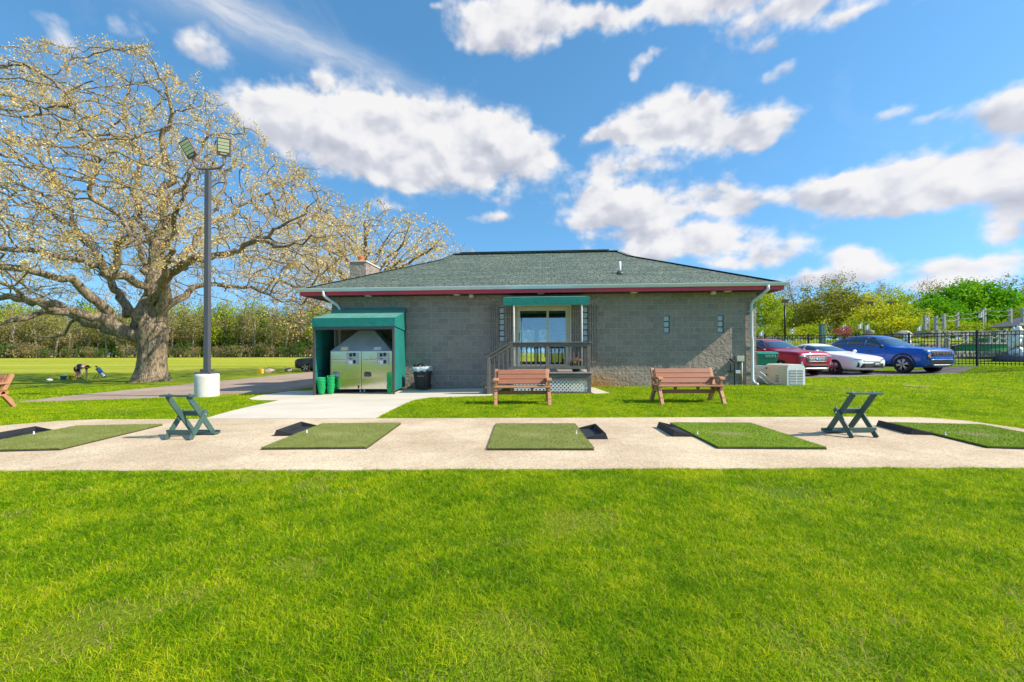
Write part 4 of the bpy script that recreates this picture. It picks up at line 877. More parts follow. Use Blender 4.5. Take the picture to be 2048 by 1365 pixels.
wc = thing('waste_cart', 'teal green wheeled waste cart with white letters behind the house corner', 'waste cart', (10.08, 17.55, g(10.1, 17.5)), R(-12))
mb = MB(); v8 = [(-.27, -.27, .08), (.27, -.27, .08), (.27, .3, .08), (-.27, .3, .08), (-.34, -.36, .98), (.34, -.36, .98), (.34, .36, .98), (-.34, .36, .98)]
mb.add(v8, [(0, 3, 2, 1), (0, 1, 5, 4), (1, 2, 6, 5), (2, 3, 7, 6), (3, 0, 4, 7), (4, 5, 6, 7)]); mb.box(-.36, .36, -.385, .385, .86, .985); bd_ = mb.build('body', M['cart'], wc, bevel=.02)
mb = MB(); mb.prism([(-.38, -.41, .985), (-.38, -.41, 1.02), (-.38, -.2, 1.09), (-.38, .3, 1.11), (-.38, .42, 1.05), (-.38, .42, .985)], (.76, 0, 0)); mb.build('lid', M['cart'], wc, bevel=.02)
mb = MB(); mb.box(-.28, -.22, -.40, -.388, .2, .5)
t_ = obj_from_mesh('lettering', text_mb('WM', .17, .003), M['white'], bd_, (.08, -.392, .925)); t_.rotation_euler = (R(90), 0, 0); t_.data.transform(Matrix.Diagonal((1.25, 1, 1, 1)))
for x in (-.3, .3): m_ = MB(); m_.lathe([(.04, -.03), (.13, -.03), (.13, .03), (.04, .03)], (x, .3, .13), 16, axis='x'); m_.build('wheel', M['rubber'], wc)
mb = MB(); mb.tube([(-.25, .40, .95), (-.25, .46, .98), (.25, .46, .98), (.25, .40, .95)], .018, 8); mb.build('handle', M['cart'], wc)
mh = G(1830, 773); mb = MB(); mb.lathe([(.0, 0), (.32, 0), (.32, .015), (.30, .022), (.27, .018), (.0, .018)], (mh.x, mh.y, mh.z), 28); tag(mb.build('manhole_cover', plain('manhole_iron', (.36, .28, .19), .8, bmp=.5)), 'round brown manhole cover set in the lawn', 'manhole cover')
# ------------------------------------------------------------------ benches
def bench(x, y, w, label):
    t = thing('park_bench', label, 'bench', (x, y, g(x, y)), 0, 'brown plank benches on the lawn')
    h = w/2; M_, T_2 = M['bench'], M['bench_tan']
    for s in (-1, 1):
        c = s*(h-.05)
        def bar(name, p, q, wd, m_=T_2, th=.075, curve=None):
            b_ = MB(); d = (Vector(q)-Vector(p)); n_ = Vector((1, 0, 0)).cross(d).normalized()*wd/2
            b_.prism([Vector(p)+n_, Vector(q)+n_, Vector(q)-n_, Vector(p)-n_], (th*s*-1 if False else th, 0, 0)); return b_.build(name, m_, t, bevel=.008)
        x0 = c-.0375
        bar('leg', (x0, -.10, -.02), (x0, .13, .37), .085); bar('leg', (x0, .70, -.02), (x0, .40, .37), .085)
        b_ = MB(); pa = [(x0+.0375, .30-.35*math.cos(math.pi*k/10), .06+.25*math.sin(math.pi*k/10)) for k in range(11)]
        for p, q in zip(pa, pa[1:]): b_.beam(p, q, .062, .055, (0, (.30-(p[1]+q[1])/2), .06-(p[2]+q[2])/2))
        b_.build('arch_brace', T_2, t)
        bar('back_post', (x0, .42, .33), (x0, .655, .80), .085)
        bar('seat_support', (x0, .03, .355), (x0, .55, .345), .07)
        b_ = MB(); b_.prism([(x0+.01, .06, .38), (x0+.01, .03, .565), (x0+.01, .13, .565), (x0+.01, .20, .38)], (.055, 0, 0)); b_.build('arm_post', T_2, t, bevel=.006)
        b_ = MB(); b_.prism([(x0-.02, -.03, .555), (x0-.02, -.02, .60), (x0-.02, .08, .625), (x0-.02, .55, .60), (x0-.02, .55, .565)], (.115, 0, 0)); b_.build('armrest', T_2, t, bevel=.01)
    for i in range(4):
        b_ = MB(); b_.box(-h, h, .015+i*.128, .135+i*.128, .392, .43); b_.build('seat_plank', T_2 if i == 0 else M_, t, bevel=.008)
    for i in range(3):
        p = Vector((0, .435+.5*.0, .45)); k0, k1 = .03+i*.127, .148+i*.127; dn = Vector((0, .235, .47)).normalized(); nn = Vector((0, -dn.z, dn.y)); o_ = Vector((0, .425, .42))+nn*.05
        b_ = MB(); hh = h-.088; P_ = [o_+dn*k0, o_+dn*k1, o_+dn*k1-nn*.035, o_+dn*k0-nn*.035]; b_.prism([q+Vector((-hh, 0, 0)) for q in P_], (2*hh, 0, 0)); b_.build('back_plank', M_, t, bevel=.008)
    b_ = MB(); b_.box(-h+.09, h-.09, .27, .31, .22, .31); b_.build('stretcher', M_, t, bevel=.006)
    for u in (-h*.35, h*.35): b_ = MB(); b_.prism([(u-.05, .275, .39), (u+.05, .275, .39), (u+.022, .275, .311), (u-.022, .275, .311)], (0, .03, 0)); b_.build('gusset', M_, t)
    return t
bench(.24, 10.2, 1.34, 'brown plank bench in front of the porch lattice')
bench(4.14, 10.15, 1.52, 'brown plank bench on the lawn in front of the bare block wall')
bench(-13.32, 10.45, 1.5, 'tan and brown bench at the left lawn edge, mostly cut off')

# ------------------------------------------------------------------ bag stands
def stand(x, y, rz, mirror, label):
    t = thing('golf_bag_stand', label, 'bag stand', (x, y, .017), rz, 'green folding golf bag stands on the hitting strip'); h = .195; st = M['stand']
    def brd(name, p, q, w, th, side):  # board in a leaning plane: w across its face (in y-z), th along x
        b_ = MB(); d = Vector(q)-Vector(p); n_ = Vector((1, 0, 0)).cross(d).normalized()*w/2; b_.prism([Vector(p)+n_, Vector(q)+n_, Vector(q)-n_, Vector(p)-n_], (th, 0, 0)); return b_.build(name, st, t, bevel=.004)
    for s in (-1, 1):
        xl = s*h-.012+(-s*.026); xs_ = s*h-.012
        brd('long_leg', (xl, .57, .0), (xl, -.02, .64), .092, .022, s); brd('short_leg', (xs_, -.03, -.0), (xs_, .36, .385), .088, .022, s)
        b_ = MB(); b_.lathe([(.0, -.006), (.016, -.006), (.016, .008), (.006, .012)], (s*h+s*.014, .31, .335), 12, axis='x'); b_.build('bolt', M['chrome'], t)
    b_ = MB()  # top rest with a scooped back edge for the bag
    P_ = [(-.245, -.10, 0), (.245, -.10, 0), (.245, .04, 0)]+[(.15*math.cos(a_), .06-.09*math.sin(a_)*1.0, 0) for a_ in [math.pi*k/10 for k in range(11)]]+[(-.245, .04, 0)]
    b_.prism([(p[0], p[1], .63) for p in P_], (0, 0, .024)); b_.build('top_rest', st, t, bevel=.004)
    b_ = MB(); b_.beam((-h, .315, .352), (h, .315, .352), .026, .085, (0, -.5, 1)); b_.build('cross_board', st, t, bevel=.004)
    b_ = MB(); b_.beam((-h-.02, .02, .105), (h+.02, .02, .105), .024, .075, (0, -.2, 1)); b_.build('front_board', st, t, bevel=.004)
    b_ = MB(); x0, x1 = (-.26, .26); b_.box(x0, x1, .44, .60, .012, .036); b_.box(x0, x1, .58, .602, .0365, .06); b_.build('foot_board', st, t, bevel=.004)
    t.scale = (.9, .80, .95); return t
stand(-4.59, 6.06, R(-4), False, 'green wooden bag stand near the concrete light pole base')
stand(4.83, 6.05, R(3), True, 'green wooden bag stand on the right part of the strip')

# ------------------------------------------------------------------ hitting mats, ball trays, tees
def mat_turf(name, c1, c2):
    m, nt, b = base_mat(name); v = coord(nt); n = noise(nt, v, 3.0, 5, .6); n2 = noise(nt, v, 160, 3, .7); r = ramp(nt, [(.3, c1), (.7, c2)]); nt.links.new(n, r.inputs[0])
    sp = nd(nt, 'ShaderNodeVectorMath', operation='MULTIPLY_ADD'); sp.inputs[1].default_value = (2.2, 3.2, 0); sp.inputs[2].default_value = (.25, .1, 0); nt.links.new(v, sp.inputs[0]); ln = nd(nt, 'ShaderNodeVectorMath', operation='LENGTH'); nt.links.new(sp.outputs[0], ln.inputs[0])
    wr_ = math_(nt, 'MULTIPLY', math_(nt, 'SUBTRACT', 1.15, math_(nt, 'ADD', ln.outputs['Value'], math_(nt, 'MULTIPLY', noise(nt, v, 6, 4), .6)), clamp=True), 1.3, clamp=True)
    cc = mix(nt, wr_, r.outputs[0], (.36, .36, .13)); nt.links.new(mix(nt, .6, cc, mix(nt, n2, (.5, .5, .5), (1.5, 1.5, 1.5)), 'MULTIPLY'), b.inputs['Base Color']); b.inputs['Roughness'].default_value = .95; b.inputs['Specular IOR Level'].default_value = .1; bump(nt, b, n2, 1, .012); return m
M['turf_a'] = mat_turf('olive_turf', (.23, .26, .065), (.31, .34, .10)); M['turf_b'] = mat_turf('fresh_turf', (.19, .29, .022), (.27, .38, .04))
def fibres(w, d, seed, z0):
    rs = np.random.RandomState(seed); n = 15000; x = rs.uniform(-w/2-.004, w/2+.004, n); y = rs.uniform(-d/2-.004, d/2+.004, n)
    ne = 3500; side = rs.randint(0, 4, ne); e = rs.uniform(-1, 1, ne); ex = np.where(side < 2, e*w/2, np.where(side == 2, -w/2, w/2)); ey = np.where(side >= 2, e*d/2, np.where(side == 0, -d/2, d/2))
    x = np.concatenate([x, ex]); y = np.concatenate([y, ey]); out = np.concatenate([np.zeros(n), np.ones(ne)]); n += ne
    h = rs.uniform(.008, .016, n); a = rs.uniform(0, 2*np.pi, n); lx, ly = rs.normal(0, .006, n)+np.sign(x)*out*(np.abs(np.abs(x)-w/2) < .01)*.008, rs.normal(0, .006, n)+np.sign(y)*out*(np.abs(np.abs(y)-d/2) < .01)*.008
    z = np.full(n, z0-.002)-out*rs.uniform(0, .012, n); wx, wy = np.cos(a)*.0025, np.sin(a)*.0025
    V = np.stack([np.stack([x-wx, y-wy, z], 1), np.stack([x+wx, y+wy, z], 1), np.stack([x+lx, y+ly, z+h], 1)], 1).reshape(-1, 3); return V, n
def mat_mesh(w, d, seed):
    V, n = fibres(w, d, seed, .028); b_ = MB(); b_.box(-w/2, w/2, -d/2, d/2, .012, .028); me = b_.mesh('turf'); bm = bmesh.new(); bm.from_mesh(me)
    me2 = bpy.data.meshes.new('f'); me2.from_pydata(V.tolist(), [], [(3*i, 3*i+1, 3*i+2) for i in range(n)]); bm.from_mesh(me2); bm.to_mesh(me); bm.free(); bpy.data.meshes.remove(me2); return me
tm_a = mat_mesh(1.28, 1.86, 1); tm_b = tm_a.copy(); tm_a.materials.append(M['turf_a']); tm_b.materials.append(M['turf_b'])
tee_b = MB(); tee_b.lathe([(.016, 0), (.016, .004), (.009, .006), (.0085, .038), (.011, .042), (.007, .042)], n=12); tee_me = tee_b.mesh('tee'); tee_me.materials.append(M['white'])
def tray_mesh():
    b_ = MB(); L, Wd, H, t = .78, .27, .088, .018      # open side at x = 0, wall at x = Wd
    b_.box(0, Wd, 0, L, .0, .014)
    b_.prism([(Wd-t*1.6, 0, .0145), (Wd-t, 0, H), (Wd, 0, H), (Wd+.035, 0, .0), (Wd+.0005, 0, .0)], (0, L, 0))
    for y in (0, L-t): b_.prism([(0, y, .0145), (Wd-t*1.7, y, .0145), (Wd-t*1.05, y, H-.001), (Wd-t*2.6, y, H*.92), (.02, y, .03)], (0, t, 0))
    b_.prism([(.0, 0, 0), (Wd, 0, 0), (Wd, 0, H*.98), (.0, 0, .012)], (0, -.03, 0)) if False else None
    return b_.mesh('ball_tray', bevel=.006)
tray_me = tray_mesh(); tray_me.materials.append(M['rubber'])
def deck_set(x, y, rz, turf, lab, tside, ty, tl, tee_pt, ttl):
    t = thing('hitting_mat', lab, 'golf mat', (x, y, .017), rz, 'artificial turf hitting mats in a row')
    o = bpy.data.objects.new('turf', tm_a if turf == 'a' else tm_b); COL.objects.link(o); o.parent = t
    b_ = MB(); b_.box(-.645, .645, -.935, .935, 0, .0115); b_.build('rubber_base', M['rubber'], t)
    c, s = math.cos(rz), math.sin(rz); ox, oy = tside*(.64+.008), ty
    tr = bpy.data.objects.new('ball_tray', tray_me); COL.objects.link(tr)
    tr.location = (x+c*ox-s*oy, y+s*ox+c*oy, .017); tr.rotation_euler = (0, 0, rz)
    if tside < 0: tr.rotation_euler = (0, 0, rz+math.pi); tr.location = (x+c*ox-s*(oy+.8), y+s*ox+c*(oy+.8), .017)
    tag(tr, tl, 'ball tray', 'black rubber ball trays beside the mats')
    p = G(*tee_pt); q = bpy.data.objects.new('golf_tee', tee_me); COL.objects.link(q); q.location = (p.x, p.y, .0445); tag(q, ttl, 'golf tee', 'white rubber tees standing on the mats')
deck_set(-6.32, 6.28, R(6.5), 'a', 'olive turf mat at the far left end of the strip', -1, -.25, 'black ball tray on the left of the leftmost mat', (67, 875), 'white tee on the leftmost olive mat')
deck_set(-2.47, 6.36, R(1.5), 'a', 'olive turf mat left of the centre, below the walkway', -1, -.05, 'black ball tray left of the mat below the walkway', (613, 872), 'white tee on the mat below the walkway')
deck_set(.36, 6.26, R(-1.0), 'a', 'olive turf mat in the middle, in front of the porch bench', 1, -.25, 'black ball tray on the right side of the middle mat', (1152, 874), 'white tee near the right side of the middle mat')
deck_set(3.20, 6.28, R(-2.5), 'b', 'fresh green turf mat in front of the second bench', -1, -.18, 'black ball tray left of the fresh green mat by the second bench', (1394, 875), 'white tee on the fresh green mat by the second bench')
deck_set(6.60, 6.15, R(-11), 'b', 'fresh green turf mat beyond the right bag stand, cut by the frame', -1, -.1, 'long black ball tray left of the rightmost mat', (1890, 877), 'white tee on the rightmost mat')

# ------------------------------------------------------------------ light poles
def tube_s(pts, r, n=8): b_ = MB(); b_.tube(pts, r, n); return b_
pb = G(415, 796)
lp = thing('light_pole', 'tall square grey light pole with two floodlights on a round concrete base', 'light pole', (X(414, pb.y+.36), pb.y+.36, pb.z))
mb = MB(); mb.lathe([(.34, -.2), (.345, .0), (.35, .66), (.34, .735), (.31, .75), (.0, .75)], n=40); mb.build('concrete_base', M['pier'], lp)
mb = MB(); mb.box(-.25, .25, -.25, .25, .752, .80); mb.box(-.14, .14, -.14, .14, .801, .90); mb.build('base_plate', M['pole'], lp, bevel=.006)
Ht = 7.36
mb = MB(); v8 = [(sx_*.077, sy_*.077, .78) for sx_, sy_ in ((-1, -1), (1, -1), (1, 1), (-1, 1))]+[(sx_*.07+.055, sy_*.07, Ht) for sx_, sy_ in ((-1, -1), (1, -1), (1, 1), (-1, 1))]
mb.add(v8, [(0, 3, 2, 1), (4, 5, 6, 7), (0, 1, 5, 4), (1, 2, 6, 5), (2, 3, 7, 6), (3, 0, 4, 7)]); mb.build('pole', M['pole'], lp, bevel=.01)
mb = MB(); mb.box(-.085, -.078, -.05, .05, 1.0, 1.18); mb.build('hand_hole_cover', M['pole'], lp)
px_ = .06; arm = [(px_-.47, 0, Ht+.42), (px_-.47, 0, Ht+.26), (px_-.44, 0, Ht+.15), (px_-.33, 0, Ht+.075), (px_-.2, 0, Ht+.06), (px_, 0, Ht+.06), (px_+.22, 0, Ht+.07), (px_+.40, 0, Ht+.11), (px_+.50, 0, Ht+.2), (px_+.52, 0, Ht+.45)]
mb = MB(); mb.tube(arm, .035, 10); mb.tube([(px_, 0, Ht-.02), (px_, 0, Ht+.12)], .04, 10); mb.build('bracket', M['fixture'], lp)
def head(c, rx, rz, parent, ry):
    rot = Matrix.Rotation(R(ry), 3, 'Y') @ Matrix.Rotation(R(rz), 3, 'Z') @ Matrix.Rotation(R(rx), 3, 'X')
    e = MB(); sub = lambda cc, d, m_: m_.cbox(Vector(c)+rot @ Vector(cc), d, 0, rot)
    b_ = MB(); sub((0, 0, .29), (.40, .09, .54), b_); h_ = b_.build('floodlight', M['fixture'], parent, bevel=.012)
    b_ = MB()
    for i in range(4): sub((0, -.047, .175+i*.10), (.32, .012, .082), b_)
    b_.build('lens', M['lens'], h_)
    b_ = MB(); sub((0, -.047, .075), (.18, .006, .035), b_); b_.build('plate', M['pale'], h_)
    b_ = MB(); sub((0, 0, -.03), (.09, .08, .12), b_); b_.build('knuckle', M['fixture'], h_)
head((px_-.47, 0, Ht+.44), 14, -14, lp, -20); head((px_+.52, 0, Ht+.47), 12, 14, lp, 5)
def small_pole(px, pyt, Y, label, arms):
    x = X(px, Y); z0 = g(x, Y); top = W(px, pyt, Y).z; t = thing('light_pole', label, 'light pole', (x, Y, z0)); h = top-z0
    b_ = MB(); b_.tube([(0, 0, 0), (0, 0, h)], .09, 8); b_.build('pole', M['iron'], t)
    for s in arms:
        b_ = MB(); b_.tube([(0, 0, h-.1), (s*.5, 0, h-.05), (s*1.0, 0, h+.3)], .05, 6); b_.build('bracket', M['iron'], t)
        b_ = MB(); b_.cbox((s*1.15, -.05, h+.45), (.6, .15, .35), 0, Matrix.Rotation(R(20), 3, 'X')); b_.build('floodlight', M['fixture'], t)
small_pole(1570, 612, 42, 'thin dark light pole rising behind the red car', (-.0001,)); small_pole(1760, 614, 50, 'dark double armed light pole among the yellow green trees', (-1, 1))

# ------------------------------------------------------------------ cars
def project(bvh, pts, axis, off=.006, cut=.05, skirt=.02, sign=1):
    """panel drawn in side (x, z) or front (y, z) view and laid onto the bodywork"""
    bm = bmesh.new(); bm.faces.new([bm.verts.new((a, b_, 0)) for a, b_ in pts]); bmesh.ops.triangulate(bm, faces=bm.faces[:])
    for ax in (0, 1):
        lo, hi = min(p[ax] for p in pts), max(p[ax] for p in pts); k = math.ceil(lo/cut)*cut
        while k < hi:
            bmesh.ops.bisect_plane(bm, geom=bm.verts[:]+bm.edges[:]+bm.faces[:], plane_co=(k, 0, 0) if ax == 0 else (0, k, 0), plane_no=(1, 0, 0) if ax == 0 else (0, 1, 0), dist=1e-5); k += cut
    kill = []
    for v in bm.verts:
        a, b_ = v.co.x, v.co.y
        if axis == 'y': o_, d = Vector((a, 3*sign, b_)), Vector((0, -sign, 0))
        else: o_, d = Vector((4*sign, a, b_)), Vector((-sign, 0, 0))
        h, nn, _, _ = bvh.ray_cast(o_, d)
        if h is None: kill.append(v); continue
        v.co = h - d*off
    if kill: bmesh.ops.delete(bm, geom=kill, context='VERTS')
    be = [e for e in bm.edges if e.is_boundary]
    if skirt and be:
        r = bmesh.ops.extrude_edge_only(bm, edges=be); d = Vector((0, -sign, 0)) if axis == 'y' else Vector((-sign, 0, 0))
        for el in r['geom']:
            if isinstance(el, bmesh.types.BMVert): el.co += d*skirt
    bmesh.ops.recalc_face_normals(bm, faces=bm.faces[:]); me = bpy.data.meshes.new('panel'); bm.to_mesh(me); bm.free(); me.polygons.foreach_set('use_smooth', [True]*len(me.polygons)); auto_uv(me); return me
def make_car(name, label, loc, rz, paint, sec, wb, wr, hw, D, tilt_rim=0):
    t = thing(name, label, 'car', loc, rz, 'parked cars')
    mb = MB(); K = 12; vs = []
    for x, zb, w, zh, wh, zr_, wr_ in sec:
        half = [(0, zb), (.78*w, zb), (.97*w, zb+.10), (w, zb+.5*(zh-zb)), (wh, zh), (wr_, zr_-.035), (0, zr_)]
        ring = half+[(-y, z) for y, z in half[-2:0:-1]]; vs += [(x, y, z) for y, z in ring]
    n = len(sec); fs = [(i*K+j, i*K+(j+1) % K, (i+1)*K+(j+1) % K, (i+1)*K+j) for i in range(n-1) for j in range(K)]+[tuple(range(K-1, -1, -1)), tuple(range((n-1)*K, n*K))]
    mb.add(vs, fs, 0, True); body = mb.build('body', paint, t)
    s = body.modifiers.new('s', 'SUBSURF'); s.levels = 3; s.render_levels = 3; bake_modifiers(body)
    bm = bmesh.new(); bm.from_mesh(body.data); bmesh.ops.recalc_face_normals(bm, faces=bm.faces[:]); bm.to_mesh(body.data); bvh = BVHTree.FromBMesh(bm); bm.free()
    cut = MB()
    for sx_ in wb:
        for sy_ in (-1, 1): cut.lathe([(wr+.055, -.35), (wr+.055, .35)], (sx_, sy_*(hw+.05), wr), 36, axis='y')
    c = cut.build('cut', M['clad']); bo = body.modifiers.new('b', 'BOOLEAN'); bo.object = c; bo.operation = 'DIFFERENCE'; bo.solver = 'EXACT'
    bpy.context.view_layer.update(); bake_modifiers(body); cm = c.data; bpy.data.objects.remove(c); bpy.data.meshes.remove(cm)
    body.data.polygons.foreach_set('use_smooth', [True]*len(body.data.polygons)); body.data.set_sharp_from_angle(angle=R(38))
    P_ = lambda nm, me_, m_, par=body: obj_from_mesh(nm, me_, m_, par)
    for nm, ax, pts, m_, sides in D['panels']:
        for sg in sides:
            q = [((a*sg if ax == 'f' else a), b_) for a, b_ in pts] if ax == 'f' else pts
            if ax == 'f': P_(nm, project(bvh, q, 'x', .012), m_)
            else: P_(nm, project(bvh, q, 'y', .014, sign=sg), m_)
    for sx_ in wb:                                            # wheels
        for sy_ in (-1, 1):
            y = sy_*(hw-.10); wroot = bpy.data.objects.new('wheel', None); COL.objects.link(wroot); wroot.parent = t; wroot.location = (sx_, y, wr)
            b_ = MB(); b_.lathe([(wr*.66, -.105), (wr*.9, -.115), (wr*.98, -.09), (wr, -.05), (wr, .05), (wr*.98, .09), (wr*.9, .115), (wr*.66, .105)], n=30, axis='y', ring=True); b_.build('tyre', M['tyre'], wroot)
            b_ = MB(); f_ = .095*sy_; b_.lathe([(wr*.0, f_*.35), (wr*.66, f_*.45), (wr*.68, f_), (wr*.63, f_*1.02), (wr*.62, f_*.6), (wr*.62, f_*.5)], ring=True, n=30, axis='y'); b_.build('rim', M['rim_dark'], wroot)
            b_ = MB(); ns = D.get('spokes', 6)
            for k in range(ns):
                a_ = 2*math.pi*k/ns+.2; ca, sa = math.cos(a_), math.sin(a_)
                for da in (-.14, .14): b_.beam((.05*ca, f_*.9, .05*sa), (wr*.64*math.cos(a_+da), f_*1.0, wr*.64*math.sin(a_+da)), .042, .035, (0, 1, 0))
            b_.lathe([(.0, f_*.5), (.06, f_*.6), (.055, f_*.98), (.0, f_*1.0)], n=14, axis='y'); b_.build('spokes', M['rim'], wroot)
    if D.get('arch'):
        for sx_ in wb:
            for sy_ in (-1, 1):
                me_ = []; k_ = 14
                pts = [(sx_+(wr+.045)*math.cos(a_), wr+(wr+.045)*math.sin(a_)) for a_ in [math.pi*(i/k_) for i in range(k_+1)]]+[(sx_+(wr+.12)*math.cos(a_), wr+(wr+.115)*math.sin(a_)) for a_ in [math.pi*(1-i/k_) for i in range(k_+1)]]
                P_('arch_trim', project(bvh, pts, 'y', .010, sign=sy_), M['clad'])
    for sg in (-1, 1):                                        # mirrors
        b_ = MB(); mx, my, mz = D['mirror']; b_.ball((mx, sg*(my+.12), mz), .1, (.55, 1.1, .75), 12); b_.beam((mx, sg*my*.93, mz-.05), (mx, sg*(my+.08), mz-.03), .05, .04); b_.build('mirror', D.get('mirror_mat', paint), body)
    for fn in D.get('extra', ()): fn(t, body, bvh, paint)
    return t
def fpt(bvh, y, z): h = bvh.ray_cast(Vector((4, y, z)), Vector((-1, 0, 0)))[0]; return h
G_, L_, C_ = M['car_glass'], M['lamp'], M['clad']
SUV = [(2.34, .46, .55, .66, .52, .70, .40), (2.28, .30, .80, .86, .76, .93, .55), (2.06, .22, .90, .99, .86, 1.05, .62), (1.2, .22, .92, 1.04, .89, 1.11, .66), (.86, .22, .92, 1.06, .90, 1.14, .70), (.2, .22, .92, 1.07, .90, 1.56, .66),
       (-.3, .22, .92, 1.08, .90, 1.665, .66), (-1.3, .22, .92, 1.09, .90, 1.66, .65), (-1.9, .24, .92, 1.10, .89, 1.58, .63), (-2.18, .28, .90, 1.10, .86, 1.18, .72), (-2.30, .34, .84, 1.0, .80, 1.06, .66), (-2.34, .5, .6, .8, .6, .84, .5)]
SUV2 = [(2.34, .50, .60, .74, .58, .80, .48), (2.30, .32, .84, .98, .80, 1.04, .62), (2.12, .24, .91, 1.08, .87, 1.14, .68), (1.2, .24, .93, 1.11, .90, 1.19, .72), (.86, .24, .93, 1.12, .91, 1.22, .74), (.22, .24, .93, 1.13, .91, 1.66, .70),
        (-.3, .24, .93, 1.13, .91, 1.76, .70), (-1.3, .24, .93, 1.14, .91, 1.76, .69), (-2.0, .25, .93, 1.15, .90, 1.69, .67), (-2.22, .28, .92, 1.14, .88, 1.30, .76), (-2.31, .34, .86, 1.05, .82, 1.10, .70), (-2.34, .5, .6, .8, .6, .84, .5)]
SUV3 = [(a, b, c, d*.97, e, f*.965, h) for a, b, c, d, e, f, h in SUV2]
def suv_windows(d=0.0): return [('windscreen', 'f', [(-.74, 1.17+d*.8), (.74, 1.17+d*.8), (.62, 1.50+d), (-.62, 1.50+d)], G_, (1,)),
    ('side_window', 's', [(.60, 1.13+d*.6), (.08, 1.50+d), (-.30, 1.57+d), (-.30, 1.13+d*.6)], G_, (-1, 1)), ('side_window', 's', [(-.37, 1.13+d*.6), (-.37, 1.575+d), (-1.12, 1.565+d), (-1.22, 1.14+d*.6)], G_, (-1, 1)), ('side_window', 's', [(-1.32, 1.15+d*.6), (-1.22, 1.555+d), (-1.66, 1.525+d), (-1.90, 1.34+d), (-1.84, 1.17+d*.6)], G_, (-1, 1)),
    ('rocker_trim', 's', [(1.0, .25), (1.0, .40), (-1.0, .40), (-1.0, .25)], C_, (-1, 1))]
def ring(y0, y1, z0, z1, c=.05): return [(y0+c, z0), (y1-c, z0), (y1, z0+c), (y1, z1-c), (y1-c, z1), (y0+c, z1), (y0, z1-c), (y0, z0+c)]
def emblem_oval(y, z, m_):
    def f(t, body, bvh, paint):
        h = fpt(bvh, y, z); b_ = MB(); b_.lathe([(.0, .0), (.085, .0), (.085, .012), (.0, .014)], (h.x+.012, 0, z), 20, axis='x'); me_ = b_.mesh('emblem'); me_.transform(Matrix.Translation((0, y, z)) @ Matrix.Diagonal((1, 1.35, .62, 1)) @ Matrix.Translation((0, 0, -z))); obj_from_mesh('emblem', me_, m_, body)
    return f
def grille_bars(y0, y1, z0, z1, nz, m_, off=.016, ny=0):
    def f(t, body, bvh, paint):
        b_ = MB()
        for i in range(nz):
            z = z0+(z1-z0)*i/max(1, nz-1); pts = [fpt(bvh, y0+(y1-y0)*k/8, z) for k in range(9)]
            b_.tube([p+Vector((off, 0, 0)) for p in pts if p], .009, 5)
        for k in range(ny):
            y = y0+(y1-y0)*k/max(1, ny-1); pts = [fpt(bvh, y, z0+(z1-z0)*i/4) for i in range(5)]; b_.tube([p+Vector((off, 0, 0)) for p in pts if p], .008, 5)
        b_.build('grille_bars', m_, body)
    return f
def bar(name, y0, y1, z, r, m_, off=.02):
    def f(t, body, bvh, paint):
        pts = [fpt(bvh, y0+(y1-y0)*k/10, z) for k in range(11)]; b_ = MB(); b_.tube([p+Vector((off, 0, 0)) for p in pts if p], r, 8); b_.build(name, m_, body)
    return f
def emblem_bar(y, z, m_):
    def f(t, body, bvh, paint):
        h = fpt(bvh, y, z); b_ = MB(); b_.cbox((h.x+.03, y, z), (.012, .20, .045)); b_.cbox((h.x+.031, y, z), (.014, .075, .075)); b_.build('emblem', m_, body, bevel=.004)
    return f
def plate(y, z, w_, h_, m_, txt=None):
    def f(t, body, bvh, paint):
        p = fpt(bvh, y, z); b_ = MB(); b_.cbox((p.x+.02, y, z), (.012, w_, h_)); o = b_.build('number_plate', m_, body, bevel=.004)
        b_ = MB(); b_.cbox((p.x+.0275, y, z+.01), (.003, w_*.7, h_*.35)); b_.build('plate_band', M['pale'], o)
    return f
def rails(m_):
    def f(t, body, bvh, paint):
        for s in (-1, 1):
            b_ = MB(); pts = []
            for k in range(9):
                x = .1-1.75*k/8; h = bvh.ray_cast(Vector((x, s*.60, 3)), Vector((0, 0, -1)))[0]; pts.append(h+Vector((0, 0, .045 if 0 < k < 8 else .0)))
            b_.tube(pts, .02, 6); b_.build('roof_rail', m_, body)
    return f
def handles(m_, xs_, z):
    def f(t, body, bvh, paint):
        for s in (-1, 1):
            for x in xs_:
                h = bvh.ray_cast(Vector((x, 3*s, z)), Vector((0, -s, 0)))[0]; b_ = MB(); b_.box(x-.11, x+.11, h.y-.02, h.y+.03, z-.014, z+.014); b_.build('door_handle', m_, body, bevel=.008)
    return f
red_d = dict(panels=suv_windows(.04)+[('headlight', 'f', [(.50, .80), (.80, .82), (.79, .89), (.66, .89), (.48, .87)], L_, (-1, 1)), ('grille', 'f', ring(-.52, .52, .59, .85, .09), C_, (1,)), ('lower_grille', 'f', ring(-.60, .60, .38, .50, .04), C_, (1,)), ('fog_lamp', 'f', [(.64, .48), (.74, .50), (.74, .62), (.69, .62)], M['chrome'], (-1, 1))],
    mirror=(.62, .93, 1.12), extra=[grille_bars(-.46, .46, .63, .82, 4, M['galv'], ny=9), emblem_oval(0, .735, M['blueoval']), bar('bumper_trim', -.62, .62, .34, .035, M['galv']), rails(C_), handles(M['red_paint'], (.0, -.95), .98)], spokes=5)
h0 = lambda a: Vector((math.cos(R(a)), -math.sin(R(a)), 0))
def park(nose, a, L): c = Vector((nose[0], nose[1], 0))-h0(a)*L/2; return (c.x, c.y, g(c.x, c.y)+.012), R(-a)
l_, r_ = park((12.75, 18.4), 79, 4.68)
make_car('parked_car', 'dark red crossover parked with its nose behind the cream generator', l_, r_, M['red_paint'], SUV3, (1.42, -1.33), .36, .93, red_d)
